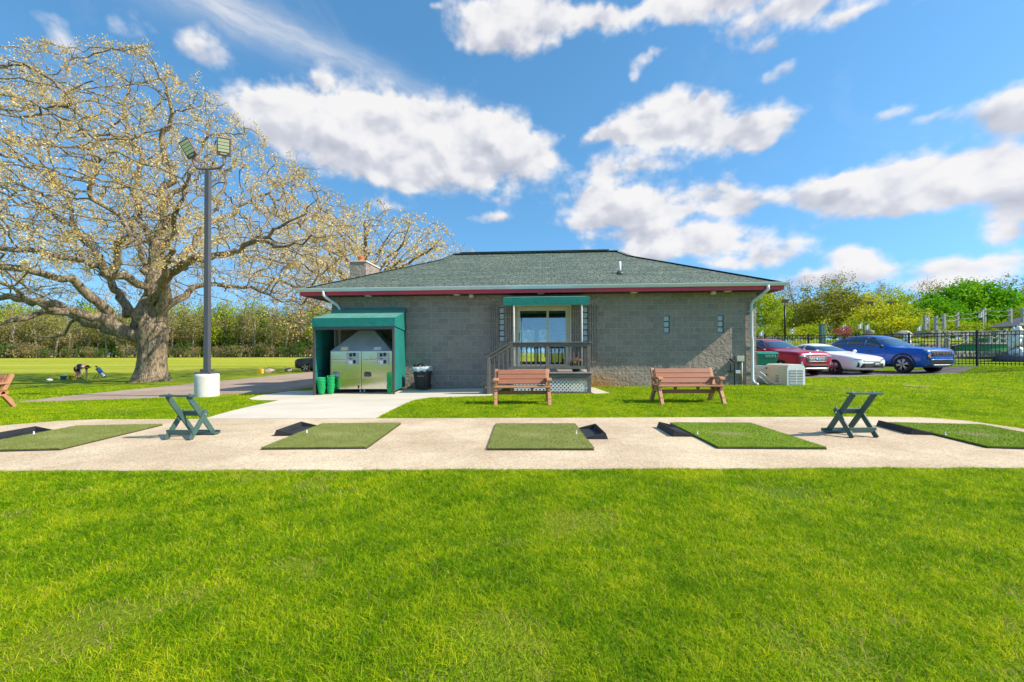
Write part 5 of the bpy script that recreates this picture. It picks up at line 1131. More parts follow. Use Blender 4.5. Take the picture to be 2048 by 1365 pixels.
SED = [(2.46, .42, .50, .56, .48, .60, .38), (2.40, .24, .76, .70, .72, .75, .5), (2.15, .18, .89, .80, .84, .85, .6), (1.4, .18, .92, .89, .88, .95, .66), (.98, .18, .92, .92, .89, .99, .70), (.2, .18, .92, .94, .89, 1.34, .60), (-.35, .18, .92, .95, .89, 1.44, .58), (-1.0, .18, .92, .96, .88, 1.40, .56), (-1.75, .20, .92, .98, .87, 1.12, .62), (-2.2, .24, .89, .98, .82, 1.04, .66), (-2.42, .30, .82, .92, .76, .97, .6), (-2.48, .45, .6, .75, .55, .78, .45)]
white_d = dict(panels=[('windscreen', 'f', [(-.72, 1.02), (.72, 1.02), (.56, 1.265), (-.56, 1.265)], G_, (1,)), ('side_window', 's', [(.70, 1.0), (.12, 1.255), (-.32, 1.325), (-.32, 1.0)], G_, (-1, 1)), ('side_window', 's', [(-.39, 1.0), (-.39, 1.33), (-.95, 1.29), (-1.42, 1.04)], G_, (-1, 1)),
    ('headlight', 'f', [(.42, .62), (.76, .66), (.76, .70), (.60, .70), (.40, .66)], L_, (-1, 1)), ('grille', 'f', [(-.62, .30), (.62, .30), (.50, .50), (-.50, .50)], C_, (1,)), ('air_intake', 'f', [(.64, .32), (.74, .33), (.70, .54), (.66, .54)], C_, (-1, 1)), ('seam', 'f', [(-.45, .585), (.45, .585), (.45, .60), (-.45, .60)], C_, (1,)), ('rocker_trim', 's', [(1.0, .2), (1.0, .28), (-1.0, .28), (-1.0, .2)], C_, (-1, 1))],
    mirror=(.72, .92, 1.02), extra=[grille_bars(-.52, .52, .33, .48, 4, M['bronze'], ny=13), plate(.18, .47, .32, .16, M['bronze']), handles(M['white_paint_car'], (.0, -.95), .88)], spokes=5)
l_, r_ = park((15.4, 18.75), 79, 4.92)
make_car('parked_car', 'white sedan parked between the red crossover and the blue car', l_, r_, M['white_paint_car'], SED, (1.45, -1.38), .335, .92, white_d)
blue_d = dict(panels=suv_windows(.09)+[('headlight', 'f', [(.50, 1.00), (.80, .985), (.79, 1.03), (.52, 1.045)], L_, (-1, 1)), ('grille', 'f', ring(-.58, .58, .74, .98, .03), C_, (1,)), ('lamp_pod', 'f', [(.62, .60), (.80, .62), (.80, .86), (.64, .84)], C_, (-1, 1)), ('indicator', 'f', [(.66, .69), (.77, .70), (.77, .78), (.67, .77)], M['amber'], (-1, 1)), ('lower_grille', 'f', ring(-.66, .66, .44, .57, .03), C_, (1,)), ('bumper_guard', 'f', [(-.72, .31), (.72, .31), (.66, .40), (-.66, .40)], C_, (1,))],
    mirror=(.64, .94, 1.2), mirror_mat=C_, arch=True, extra=[grille_bars(-.52, .52, .78, .94, 3, M['black'], ny=7), emblem_bar(0, .86, M['bronze']), bar('bumper_trim', -.66, .66, .60, .018, M['chrome']), bar('skid_plate', -.5, .5, .37, .022, M['galv']), rails(C_), handles(C_, (.0, -.95), 1.0)], spokes=6)
l_, r_ = park((18.35, 18.75), 77, 4.68)
make_car('parked_car', 'blue SUV with dark wheel arch trim parked nearest the iron fence', l_, r_, M['blue_paint'], SUV2, (1.42, -1.33), .385, .93, blue_d)
grey_d = dict(red_d); grey_d['panels'] = suv_windows(.09)+[('headlight', 'f', [(.5, .82), (.86, .84), (.85, .92), (.5, .9)], L_, (-1, 1)), ('grille', 'f', ring(-.5, .5, .6, .84, .05), C_, (1,))]; grey_d['extra'] = [handles(C_, (.0, -.95), 1.0), rails(C_)]; grey_d['arch'] = False
xg = X(599, 37)
make_car('parked_car', 'dark grey SUV on the drive, half hidden by the canvas shelter', (xg+2.3, 37, g(xg, 37)+.012), R(186), M['grey_paint'], SUV2, (1.42, -1.33), .38, .93, grey_d)

# ------------------------------------------------------------------ golfer, bag and small things on the field
def skin_body(name, nodes, edges, mat, parent, sub=2):
    me = bpy.data.meshes.new(name); me.from_pydata([n[:3] for n in nodes], edges, []); o = bpy.data.objects.new(name, me); COL.objects.link(o)
    sk = o.modifiers.new('k', 'SKIN'); sk.use_smooth_shade = True
    for v, n in zip(me.skin_vertices[0].data, nodes): v.radius = (n[3], n[4] if len(n) > 4 else n[3]); v.use_root = False
    me.skin_vertices[0].data[0].use_root = True
    s = o.modifiers.new('s', 'SUBSURF'); s.levels = sub; s.render_levels = sub; bake_modifiers(o); o.data.materials.append(mat); o.parent = parent; return o
pp = G(157, 757.5)
pe = thing('person', 'golfer in dark cap, navy shirt and shorts bending down to the grass', 'person', pp)
N_ = [(-.16, 0, .74, .13, .15), (.02, 0, .82, .13, .16), (.2, 0, .83, .13, .17), (.36, 0, .80, .10, .17), (.46, 0, .80, .055), (.53, 0, .79, .05),                    # pelvis .. neck
      (-.14, .10, .66, .095), (-.04, .11, .40, .065), (-.13, .11, .09, .045), (-.03, .12, .04, .04), (-.14, -.10, .66, .095), (.02, -.11, .40, .065), (-.04, -.11, .09, .045), (.07, -.12, .04, .04),
      (.34, .19, .74, .065), (.34, .22, .50, .045), (.40, .17, .28, .035), (.42, .15, .20, .03), (.34, -.19, .74, .065), (.37, -.22, .50, .045), (.43, -.16, .27, .035), (.45, -.14, .19, .03)]
E_ = [(0, 1), (1, 2), (2, 3), (3, 4), (4, 5), (0, 6), (6, 7), (7, 8), (8, 9), (0, 10), (10, 11), (11, 12), (12, 13), (3, 14), (14, 15), (15, 16), (16, 17), (3, 18), (18, 19), (19, 20), (20, 21)]
body = skin_body('body', N_, E_, M['skin'], pe)
b_ = MB(); b_.ball((.62, 0, .775), .115, (1.0, .78, .92), 14); b_.ball((.665, 0, .70), .028, (.8, .6, 1.2), 8); b_.ball((.60, .09, .77), .03, (.5, .4, 1), 8); b_.ball((.60, -.09, .77), .03, (.5, .4, 1), 8); b_.build('head', M['skin'], pe)
b_ = MB(); b_.ball((.605, 0, .80), .122, (1.0, .80, .86), 14); b_.beam((.70, 0, .80), (.80, 0, .74), .16, .02, (0, 0, 1)); b_.build('cap', M['dark_cloth'], pe)
skin_body('shirt', [(-.06, 0, .79, .15, .175), (.05, 0, .825, .15, .18), (.2, 0, .835, .15, .19), (.37, 0, .80, .115, .185), (.35, .2, .73, .085), (.345, .22, .58, .075), (.35, -.2, .73, .085), (.36, -.22, .58, .075)], [(0, 1), (1, 2), (2, 3), (3, 4), (4, 5), (3, 6), (6, 7)], M['navy'], pe)
skin_body('shorts', [(-.15, 0, .75, .155, .18), (-.06, 0, .785, .14, .17), (-.13, .105, .64, .12), (-.05, .115, .44, .10), (-.13, -.105, .64, .12), (.01, -.115, .44, .10)], [(0, 1), (0, 2), (2, 3), (0, 4), (4, 5)], M['dark_cloth'], pe)
for y in (.11, -.12): b_ = MB(); b_.ball((-.03 if y > 0 else .06, y, .04), .085, (1.5, .65, .6), 10); b_.build('shoe', M['black'], pe)
for sy_ in (.15, -.14):
    fx = .42 if sy_ > 0 else .45; b_ = MB(); b_.ball((fx, sy_, .165), .042, (.7, .45, 1.1), 8)
    for k in range(4): b_.tube([(fx-.02+.016*k, sy_, .14), (fx-.018+.017*k, sy_-.008, .10), (fx-.01+.015*k, sy_-.02, .07+.008*abs(k-1.5))], [.010, .009, .007], 6)
    b_.tube([(fx-.03, sy_, .17), (fx-.045, sy_-.02, .14), (fx-.04, sy_-.03, .115)], [.011, .01, .008], 6); b_.build('hand', M['skin'], pe)
q = G(171, 757); gc = thing('golf_club', 'thin dark golf club standing upright beside the bending golfer', 'golf club', q)
mb = MB(); mb.tube([(0, 0, .02), (-.02, 0, .55), (-.05, 0, .98)], .008, 6); mb.build('shaft', M['galv'], gc); mb = MB(); mb.tube([(-.035, 0, .70), (-.05, 0, .99)], .014, 6); mb.build('grip', M['black'], gc); mb = MB(); mb.cbox((.04, 0, .03), (.09, .03, .05)); mb.build('club_head', M['galv'], gc, bevel=.008)
q = G(206, 757); gb_ = thing('golf_bag', 'blue golf bag leaning on its stand legs in the grass', 'golf bag', q, R(10))
d0, d1 = Vector((.12, 0, .10)), Vector((-.28, 0, .62)); mb = MB(); mb.tube([d0, d0.lerp(d1, .1), d0.lerp(d1, .5), d1], [.11, .13, .125, .13], 14); mb.build('body', M['blue_bag'], gb_)
mb = MB(); mb.tube([d1, d1+(d1-d0).normalized()*.06], [.135, .135], 14); mb.build('rim', M['black'], gb_); mb = MB(); mb.cbox((.07, -.12, .25), (.14, .07, .28), 0, Matrix.Rotation(R(-38), 3, 'Y')); mb.build('pocket', M['pale'], gb_, bevel=.02)
for s in (-1, 1): mb = MB(); mb.tube([d0.lerp(d1, .85), (-.42, s*.22, .0)], .012, 6); mb.build('stand_leg', M['black'], gb_)
for k in range(4): mb = MB(); e = d1+Vector((rng.uniform(-.06, .06), rng.uniform(-.06, .06), 0)); mb.tube([e, e+(d1-d0).normalized()*.22], .012, 6); mb.ball(e+(d1-d0).normalized()*.25, .035, n=8); mb.build('club', M['black'], gb_)
for px, py, m_, lab, r_ in ((143, 759, 'yellow', 'small yellow bucket on the grass behind the golfer', .16), (127, 760, 'blueoval', 'small blue bucket on the grass left of the golfer', .17), (99, 762, 'paper', 'white towel bundle on the grass left of the buckets', .12)):
    q = G(px, py)
    if m_ == 'paper': mb = MB(); mb.ball((q.x, q.y, q.z+.05), .2, (1, .7, .4), 10, jit=.15, rnd=rng); tag(mb.build('towel', M['paper']), lab, 'towel')
    else:
        t = thing('bucket', lab, 'bucket', q); mb = MB(); mb.lathe([(r_*.75, 0), (r_, r_*1.5), (r_*1.06, r_*1.5), (r_*1.06, r_*1.4)], n=16); mb.build('body', M[m_] if m_ == 'yellow' else plain('sky_plastic', (.03, .25, .45), .5), t)
        mb = MB(); mb.tube([(r_*math.cos(a_), 0, r_*1.5+.8*r_*math.sin(a_)) for a_ in [math.pi*i/8 for i in range(9)]], .008, 5); mb.build('handle', M['pale'], t)
q = G(521, 747.5); yc = thing('tee_marker', 'yellow block marker at the edge of the drive', 'marker', q); mb = MB(); mb.prism([(-.2, -.15, 0), (.2, -.15, 0), (.17, -.15, .36), (-.2, -.15, .36)], (0, .3, 0)); mb.build('block', M['yellow'], yc, bevel=.02); mb = MB(); mb.box(-.1, .1, -.165, -.152, .12, .26); mb.build('plate', M['amber'], yc)
def rock(name, p, s, label, m_='stone', seed=1, cat='boulder', group=None):
    r_ = random.Random(seed); b_ = MB(); b_.ball((0, 0, 0), 1, (1, 1, 1), 12, jit=.12, rnd=r_); me_ = b_.mesh(name, merge=True); me_.transform(Matrix.Diagonal((*s, 1))); o = obj_from_mesh(name, me_, M[m_]); o.location = (p.x, p.y, p.z+s[2]*.55); o.rotation_euler = (0, 0, r_.uniform(0, 3)); return tag(o, label, cat, group)
rock('boulder', G(537, 746), (.52, .32, .24), 'pale stone beside the yellow marker at the drive edge', seed=3); rock('boulder', G(576, 743), (.34, .28, .22), 'small pale stone at the drive edge near the dark grey SUV', seed=4)

# ------------------------------------------------------------------ iron fence
def fence(pts, label):
    t = thing('iron_fence', label, 'fence', (pts[0][0], pts[0][1], 0)); base = Vector((pts[0][0], pts[0][1], 0))
    for i in range(len(pts)-1):
        (x0, y0, z0, tz0), (x1, y1, z1, tz1) = pts[i], pts[i+1]; L = math.hypot(x1-x0, y1-y0); n = max(1, round(L/2.3)); dx, dy = (x1-x0)/L, (y1-y0)/L
        for k in range(n):
            a_, b2_ = k/n, (k+1)/n; Lp = L/n; b_ = MB(); npk = round(Lp/.118)
            pt = lambda f, z: Vector((x0+(x1-x0)*f, y0+(y1-y0)*f, z))-base
            zb = lambda f: z0+(z1-z0)*f; zt = lambda f: tz0+(tz1-tz0)*f
            for j in range(1, npk):
                f = a_+(b2_-a_)*j/npk; b_.beam(pt(f, zb(f)+.05), pt(f, zt(f)-.02), .019, .019, (dx, dy, 0))
            for q_ in (-.03, -.17): b_.beam(pt(a_, zt(a_)+q_), pt(b2_, zt(b2_)+q_), .03, .032)
            b_.beam(pt(a_, zb(a_)+.14), pt(b2_, zb(b2_)+.14), .03, .032); b_.build('panel', M['iron'], t)
        for k in range(n+1 if i == len(pts)-2 else n):
            f = k/n; p = pt(f, 0); b_ = MB(); b_.box(p.x-.032, p.x+.032, p.y-.032, p.y+.032, zb(f)-.05, zt(f)+.04); b_.lathe([(.045, 0), (.045, .012), (.0, .045)], (p.x, p.y, zt(f)+.041), 4, smooth=False); b_.build('post', M['iron'], t)
fz = lambda px, py, Y: W(px, py, Y).z
fence([(22.1, 15.2, .52, 2.05), (20.4, 19.3, .53, 2.06), (19.4, 21.5, .45, 2.06), (12.6, 26.0, .30, 2.15), (4.0, 30.5, .15, 2.1)], 'black iron picket fence along the parking lot and lawn')

# ------------------------------------------------------------------ miniature golf garden behind the fence
def flag(px, pyt, Y, label, num=None):
    x = X(px, Y); z0 = g(x, Y); zt = W(px, pyt, Y).z; t = thing('golf_flag', label, 'flag', (x, Y, z0), 0, 'white flags of the miniature golf garden'); h = zt-z0
    b_ = MB(); b_.tube([(0, 0, 0), (0, 0, h)], .018, 6); b_.build('pole', M['pale'], t)
    n = 6; vs = []; s = rng.choice((-1, 1)); fw, fh = .30, .42
    for i in range(n+1):
        for z_, k in ((0, 0), (-fh*(1-.25*i/n), 1)): vs.append((-fw*i/n*.9, .06*math.sin(i*1.3)*i/n, h-.03+z_-.22*i/n))
    b_ = MB(); b_.add(vs, [(2*i, 2*i+1, 2*i+3, 2*i+2) for i in range(n)], 0, True); b_.add([(a, b2+.006, c) for a, b2, c in vs], [(2*i+2, 2*i+3, 2*i+1, 2*i) for i in range(n)], 0, True); fl_ = b_.build('cloth', M['flagcloth'], t)
    if num: o = obj_from_mesh('lettering', text_mb(num, .26, .002), M['flagred'], fl_, (-.14, -.07, h-.32)); o.rotation_euler = (R(90), 0, 0)
FL = [(1526, 660, 33, 'white flag seen between the house wall and the red car roof', None), (1588, 655, 34, 'white flag in front of the thin yellow sapling', None), (1691, 648, 34, 'white flag beside the crimson tree', '8'), (1724, 645, 35, 'white flag above the blue SUV roof, left of two close together', None), (1738, 647, 34, 'white flag above the blue SUV roof, right of two close together', None), (1842, 650, 36, 'small white flag low in front of the yellow green shrubs', None), (1858, 633, 32, 'white flag with red mark in front of the big bright maple', '6'), (1967, 621, 31, 'tallest white flag on the mound near the right frame edge', '9')]
for a in FL: flag(*a)
def rope_fence(pts, label, h=.8):
    t = thing('rope_fence', label, 'rope fence', pts[0]); o_ = Vector(pts[0])
    for p in pts: b_ = MB(); q = Vector(p)-o_; b_.box(q.x-.08, q.x+.08, q.y-.08, q.y+.08, q.z-.2, q.z+h); b_.build('post', M['post_wood'], t, bevel=.02)
    b_ = MB()
    for a_, c in zip(pts, pts[1:]):
        for hz in (h-.12, h-.45):
            p, q = Vector(a_)-o_+Vector((0, -.11, hz)), Vector(c)-o_+Vector((0, -.11, hz)); b_.tube([p.lerp(q, k/6)+Vector((0, 0, -.12*math.sin(math.pi*k/6))) for k in range(7)], .018, 5)
    b_.build('rope', plain('old_rope', (.36, .32, .25), .9), t)
def gp3(px, pyb, Y): p = W(px, pyb, Y); return (p.x, p.y, p.z)
rope_fence([gp3(1850, 655, 31), gp3(1872, 658, 30), gp3(1888, 653, 30), gp3(1915, 649, 32), gp3(1969, 640, 32), gp3(2021, 641, 32), gp3(2046, 640, 31), gp3(2090, 640, 31)], 'grey post and rope fence on top of the garden mound', .85)
rope_fence([gp3(1876, 694, 27), gp3(1895, 712, 26), gp3(1934, 698, 27), gp3(1980, 708, 26), gp3(1996, 696, 27), gp3(2011, 692, 28), gp3(2085, 694, 28)], 'grey post and rope fence halfway down the garden mound', 1.05)
for k, (pxa, pxb, py, Y, lab) in enumerate(((1905, 2060, 706, 25.0, 'long low stone kerb at the foot of the garden mound'), (1840, 2060, 690, 27.5, 'low stone kerb between the putting carpets'), (1830, 2070, 665, 30.5, 'stone kerb under the upper rope fence'))):
    a_, b2_ = W(pxa, py, Y), W(pxb, py, Y); t = MB(); n = 34; r_ = random.Random(k)
    w = (b2_.x-a_.x)/n
    for i in range(n):
        for lv in range(2):
            p = a_.lerp(b2_, (i+.5*(lv+1))/n); hh = r_.uniform(.13, .19); t.cbox((p.x, p.y+r_.uniform(-.05, .05), p.z-.16+lv*.17), (w*r_.uniform(.86, .98), .34, hh), 0, Matrix.Rotation(r_.uniform(-.06, .06), 3, 'Y'))
    tag(t.build('stone_kerb', M['stone'], bevel=.03), lab, 'kerb')
for k, (pxa, pxb, py, Y, lab) in enumerate(((1920, 2030, 687, 26.6, 'lower green putting carpet on the mound'), (1850, 1965, 690, 28.6, 'middle green putting carpet on the mound'), (1960, 2070, 676, 29.3, 'upper green putting carpet on the mound'))):
    a_, b2_ = W(pxa, py, Y), W(pxb, py, Y); t = thing('putting_green', lab, 'putting green', ((a_.x+b2_.x)/2, Y, a_.z-.1)); w = (b2_.x-a_.x)/2
    b_ = MB(); b_.prism([(-w+.5*(1-math.cos(q)) if False else w*math.copysign(abs(math.cos(q))**.6, math.cos(q)), .9*math.copysign(abs(math.sin(q))**.7, math.sin(q)), -.35) for q in [2*math.pi*i/24 for i in range(24)]], (0, .0, .4)); b_.build('carpet', M['carpet'], t)
    b_ = MB(); b_.tube([(w*1.02*math.copysign(abs(math.cos(q))**.6, math.cos(q)), .93*math.copysign(abs(math.sin(q))**.7, math.sin(q)), .05) for q in [2*math.pi*i/24 for i in range(25)]], .06, 6, caps=False); b_.build('edging', M['stone'], t)
for px, pyb, pyt, Y, lab in ((2034, 712, 655, 24.5, 'white cascade sculpture on a dark plinth beyond the fence'), (1814, 690, 664, 26.0, 'small white cascade sculpture behind the blue SUV bonnet')):
    bt, tp = W(px, pyb, Y), W(px, pyt, Y); h = tp.z-bt.z; t = thing('sculpture', lab, 'sculpture', (bt.x, Y, bt.z)); r_ = random.Random(2)
    b_ = MB()
    for i in range(70):
        f = r_.random(); a_ = r_.uniform(0, 6.28); q = (.16+.30*(1-f)**1.3)*h*.55; b_.ball((q*math.cos(a_), q*math.sin(a_), f*h*.95), .10*h*r_.uniform(.5, 1), (1, 1, r_.uniform(1, 2.2)), 6, jit=.3, rnd=r_)
    b_.build('figure', M['white'], t); b_ = MB(); b_.lathe([(.5*h, -.4), (.62*h, -.25), (.6*h, .0), (.3*h, .06)], n=18); b_.build('plinth', plain('dark_stone', (.07, .08, .12), .6), t)
rock('boulder', W(1806, 675, 30), (.8, .5, .30), 'large brown boulder showing above the blue SUV roof', seed=8); rock('boulder', W(1738, 670, 31), (.34, .3, .25), 'small brown boulder beside the pair of flags', seed=9)
for k, (px, py, Y, s, lab) in enumerate(((1925, 675, 29.5, .34, 'small rounded rock on the mound between the two rope fences'), (1990, 668, 30, .34, 'small rounded rock below the upper rope fence near the frame edge'))):
    rock('boulder', W(px, py, Y), (s*.62, s*.5, s*.4), lab, seed=20+k)
bx = W(1645, 672, 27); ut = thing('utility_box', 'grey green utility cabinet behind the fence near the crimson tree', 'utility box', (bx.x, 27, g(bx.x, 27))); hz = W(1645, 650, 27).z-g(bx.x, 27)
mb = MB(); mb.box(-.15, .15, -.12, .12, 0, hz); mb.build('cabinet', plain('box_green', (.09, .17, .15), .5), ut, bevel=.02); mb = MB(); mb.box(-.17, .17, -.14, .14, hz+.001, hz+.05); mb.build('lid', plain('box_green', (.09, .17, .15), .5), ut, bevel=.01); mb = MB(); mb.box(-.004, .004, -.125, -.121, .1, hz-.1); mb.build('door_seam', M['black'], ut)
# thatched garden hut at the right
hx = W(2040, 658, 38); hu = thing('garden_hut', 'low grey roofed garden hut half hidden by the big maple', 'hut', (hx.x+.6, 38, hx.z-1.2))
mb = MB(); mb.lathe([(2.3, 1.35), (2.35, 1.42), (1.2, 1.9), (.05, 2.35)], n=4, smooth=False, mat=Matrix.Rotation(R(30), 3, 'Z')); mb.build('roof', plain('grey_thatch', (.20, .20, .21), .9, var=.3, scale=8, bmp=.6, bscale=30), hu)
for i in range(6): a_ = i*math.pi/3+.3; mb = MB(); mb.box(1.5*math.cos(a_)-.09, 1.5*math.cos(a_)+.09, 1.5*math.sin(a_)-.09, 1.5*math.sin(a_)+.09, -.3, 1.45); mb.build('post', M['post_wood'], hu)
# ------------------------------------------------------------------ trees
def colonize(P, par, att, step, infl, kill, maxit, jit, rs, lift=0.0):
    P = [np.array(p, float) for p in P]; par = list(par); att = np.array(att, float)
    A = np.array(P); d = np.full(len(att), 1e9); idx = np.zeros(len(att), int)
    for i0 in range(0, len(A), 200):
        D = np.linalg.norm(att[:, None]-A[None, i0:i0+200], axis=2); j = D.argmin(1); m = D[np.arange(len(att)), j]; b = m < d; d[b] = m[b]; idx[b] = j[b]+i0
    nch = {}; alive = d > kill
    for it in range(maxit):
        act = alive & (d < infl)
        if not act.any(): break
        dirs = {}
        v = att[act]-np.array(P)[idx[act]]; v /= np.linalg.norm(v, axis=1)[:, None]+1e-9
        for k, q in zip(idx[act], v):
            if k in dirs: dirs[k] += q
            else: dirs[k] = q.copy()
        new = []
        for k, q in dirs.items():
            if nch.get(k, 0) >= 3: continue
            nq = np.linalg.norm(q)
            if nq < 1e-3: continue
            q = q/nq+rs.normal(0, jit, 3); q[2] += lift; q /= np.linalg.norm(q)
            p = P[k]+q*step; nch[k] = nch.get(k, 0)+1; new.append(len(P)); P.append(p); par.append(int(k))
        if not new: break
        N = np.array(P[new[0]:]); ai = np.where(alive)[0]
        for i0 in range(0, len(N), 300):
            D = np.linalg.norm(att[ai][:, None]-N[None, i0:i0+300], axis=2); j = D.argmin(1); m = D[np.arange(len(ai)), j]; b = m < d[ai]; d[ai[b]] = m[b]; idx[ai[b]] = j[b]+new[0]+i0
        alive &= d > kill
    return np.array(P), np.array(par)
def radii(P, par, tip, e, preset=None):
    n = len(P); acc = np.zeros(n); r = np.zeros(n); has = np.zeros(n, bool)
    for i in range(n-1, -1, -1):
        r[i] = tip if not has[i] else acc[i]**(1/e)
        if preset is not None and i < len(preset) and preset[i] > 0: r[i] = max(preset[i], min(r[i], preset[i]*1.25))
        if par[i] >= 0: acc[par[i]] += min(r[i], 0.6)**e; has[par[i]] = True
    return r
def branch_mb(P, par, r, sides, mb=None, rmin=0.0):
    n = len(P); ch = [[] for _ in range(n)]
    for i in range(n):
        if par[i] >= 0: ch[par[i]].append(i)
    mb = mb or MB(); starts = [(i, None) for i in range(n) if par[i] < 0]
    while starts:
        i, pr = starts.pop(); pts, rad = [], []
        if pr is not None: pts.append(P[pr]); rad.append(min(r[i]*1.15, r[pr]))
        while True:
            pts.append(P[i]); rad.append(r[i]); c = sorted(ch[i], key=lambda k: -r[k])
            if not c: break
            for k in c[1:]: starts.append((k, i))
            i = c[0]
        if len(pts) > 1 and rad[min(1, len(rad)-1)] >= rmin:
            rm = max(rad); mb.tube(pts, rad, sides(rm), caps=False)
    return mb
def sides_for(rm): return 14 if rm > .3 else 10 if rm > .15 else 7 if rm > .06 else 5 if rm > .025 else 3
def twigs(P, par, r, rs, thr, n, ln, k=2):
    P = list(P); par = list(par); m = len(P)
    for i in range(m):
        if r[i] < thr:
            for _ in range(rs.randint(0, n+1)):
                d = P[i]-P[par[i]]; d = d/(np.linalg.norm(d)+1e-9); q = d*.6+rs.normal(0, .6, 3); q /= np.linalg.norm(q); b = i
                for s in range(k): P.append(P[b]+q*ln*rs.uniform(.6, 1.2)); par.append(b); b = len(P)-1; q = q+rs.normal(0, .35, 3); q /= np.linalg.norm(q)
    return np.array(P), np.array(par)
def leaves_at(P, r, thr, per, spread, smin, smax, rs, clump=0.0, lo=0.0):
    tips = P[r < thr]
    if clump: tips = tips[vnoise(tips[:, 0]*1.0+tips[:, 2]*.7, tips[:, 1]+tips[:, 2]*.5, clump, 3) > rs.uniform(lo, lo+.62, len(tips))]
    q = np.repeat(tips, per, 0)+rs.normal(0, spread, (len(tips)*per, 3)); sz = rs.uniform(smin, smax, len(q))
    val = np.clip(vnoise(q[:, 0]+q[:, 2]*.6, q[:, 1]-q[:, 2]*.4, .35, 8)*.55+rs.uniform(0, .5, len(q)), 0, 1); return leaf_quads(q, sz, val, rs)

PAL = {'gold': [(0, (.50, .33, .09)), (.38, (.78, .55, .18)), (.72, (.88, .72, .40)), (1, (.92, .86, .72))],
       'tan': [(0, (.20, .16, .06)), (.5, (.34, .27, .10)), (1, (.52, .42, .21))], 'olive': [(0, (.12, .14, .014)), (.5, (.27, .28, .03)), (1, (.50, .44, .08))],
       'wood': [(0, (.10, .10, .02)), (.5, (.25, .235, .05)), (1, (.44, .38, .12))], 'lime': [(0, (.16, .29, .006)), (.5, (.36, .47, .010)), (1, (.58, .62, .03))], 'yellow': [(0, (.32, .38, .006)), (.5, (.56, .56, .012)), (1, (.78, .70, .04))],
       'bright': [(0, (.05, .22, .005)), (.5, (.15, .40, .008)), (1, (.34, .56, .012))], 'deep': [(0, (.03, .08, .008)), (.5, (.07, .16, .014)), (1, (.17, .27, .03))], 'crimson': [(0, (.28, .01, .05)), (.5, (.48, .025, .12)), (1, (.68, .12, .28))]}
for k, v in PAL.items(): leaf_mat('leaf_'+k, v, .38, .55)
M['oak_bark'] = mat_bark('oak_bark', (.05, .036, .025), (.40, .31, .215), 4.5, .07); M['pale_bark'] = mat_bark('pale_bark', (.19, .16, .115), (.42, .36, .28), 4, .03); M['dark_bark'] = mat_bark('dark_bark', (.06, .05, .04), (.20, .17, .13), 4, .03)

# the great oak: main limbs placed from the photo at the tree's own distance, the rest grown into the crown
rs = np.random.RandomState(21); Y0 = 25.1
P, par, pre = [], [], []
def limb(pts, r0, r1, root=False):
    Q = [np.array(W(px, py, Y0+dY)) for px, py, dY in pts]; out = []
    for i in range(len(Q)-1):
        p0, p1, p2, p3 = Q[max(i-1, 0)], Q[i], Q[i+1], Q[min(i+2, len(Q)-1)]; n = max(1, int(np.linalg.norm(p2-p1)/.42))
        for k in range(n): t = k/n; out.append(.5*((2*p1)+(-p0+p2)*t+(2*p0-5*p1+4*p2-p3)*t*t+(-p0+3*p1-3*p2+p3)*t**3))
    out.append(Q[-1]); m = len(out)
    if root: b = -1
    else: b = int(np.argmin(np.linalg.norm(np.array(P)-out[0], axis=1)))
    for k, q in enumerate(out):
        w = rs.normal(0, .12, 3)*(1 if k else 0); P.append(q+w); par.append(b); pre.append((r0+(r1-r0)*(k/(m-1))**.65)*(1 if root else .86)); b = len(P)-1
limb([(304, 735, 0), (306, 715, 0), (306, 695, 0), (306, 672, 0), (309, 655, 0)], .58, .58, True)
limb([(296, 672, 0), (276, 667, -.3), (225, 647, -1.0), (171, 629, -1.8), (126, 625, -2.6), (79, 627, -3.4), (30, 640, -4.2), (-30, 655, -5), (-80, 650, -5.6)], .50, .05)
limb([(292, 676, 0), (250, 668, -.2), (202, 654, .2), (164, 636, .6), (135, 618, 1.2), (74, 600, 2.2), (0, 592, 3), (-80, 588, 3.6)], .42, .14)
limb([(157, 636, .8), (135, 647, .9), (128, 663, 1), (112, 670, 1), (85, 674, 1.1), (63, 666, 1.2)], .13, .03)
limb([(300, 660, 0), (281, 652, .4), (258, 623, .9), (236, 589, 1.5), (216, 555, 2.2), (200, 520, 2.8), (157, 465, 3.6), (146, 436, 4), (135, 393, 4.5), (95, 335, 5.2), (60, 270, 6)], .38, .03)
limb([(222, 645, -.9), (198, 607, -1.6), (171, 580, -2.2), (144, 555, -2.8), (112, 550, -3.3), (45, 537, -4), (0, 527, -4.6), (-80, 505, -5.5)], .35, .15)
limb([(309, 655, 0), (301, 627, 0), (308, 593, 0), (314, 560, .1), (312, 515, .2), (319, 447, .4), (326, 402, .5), (335, 340, .3), (328, 280, 0), (343, 220, -.3), (322, 150, -.6), (300, 95, -.8)], .64, .02)
limb([(320, 630, 0), (326, 600, -.5), (332, 551, -1.2), (359, 533, -2), (393, 517, -2.8), (458, 508, -3.8), (520, 482, -4.6), (580, 442, -5.2), (640, 405, -5.8)], .42, .02)
limb([(318, 640, 0), (335, 614, .5), (382, 582, 1.4), (413, 573, 2), (458, 571, 2.8), (520, 580, 3.4), (570, 598, 3.9), (615, 612, 4.3)], .33, .02)
limb([(330, 575, .2), (359, 524, 1), (393, 488, 1.8), (416, 447, 2.4), (440, 390, 3), (470, 330, 3.6), (510, 290, 4.2)], .3, .02)
limb([(306, 600, 0), (294, 582, -.6), (270, 571, -1.1), (225, 546, -2), (157, 519, -3), (126, 512, -3.4), (67, 508, -4.1), (0, 499, -4.8), (-80, 478, -5.6)], .29, .09)
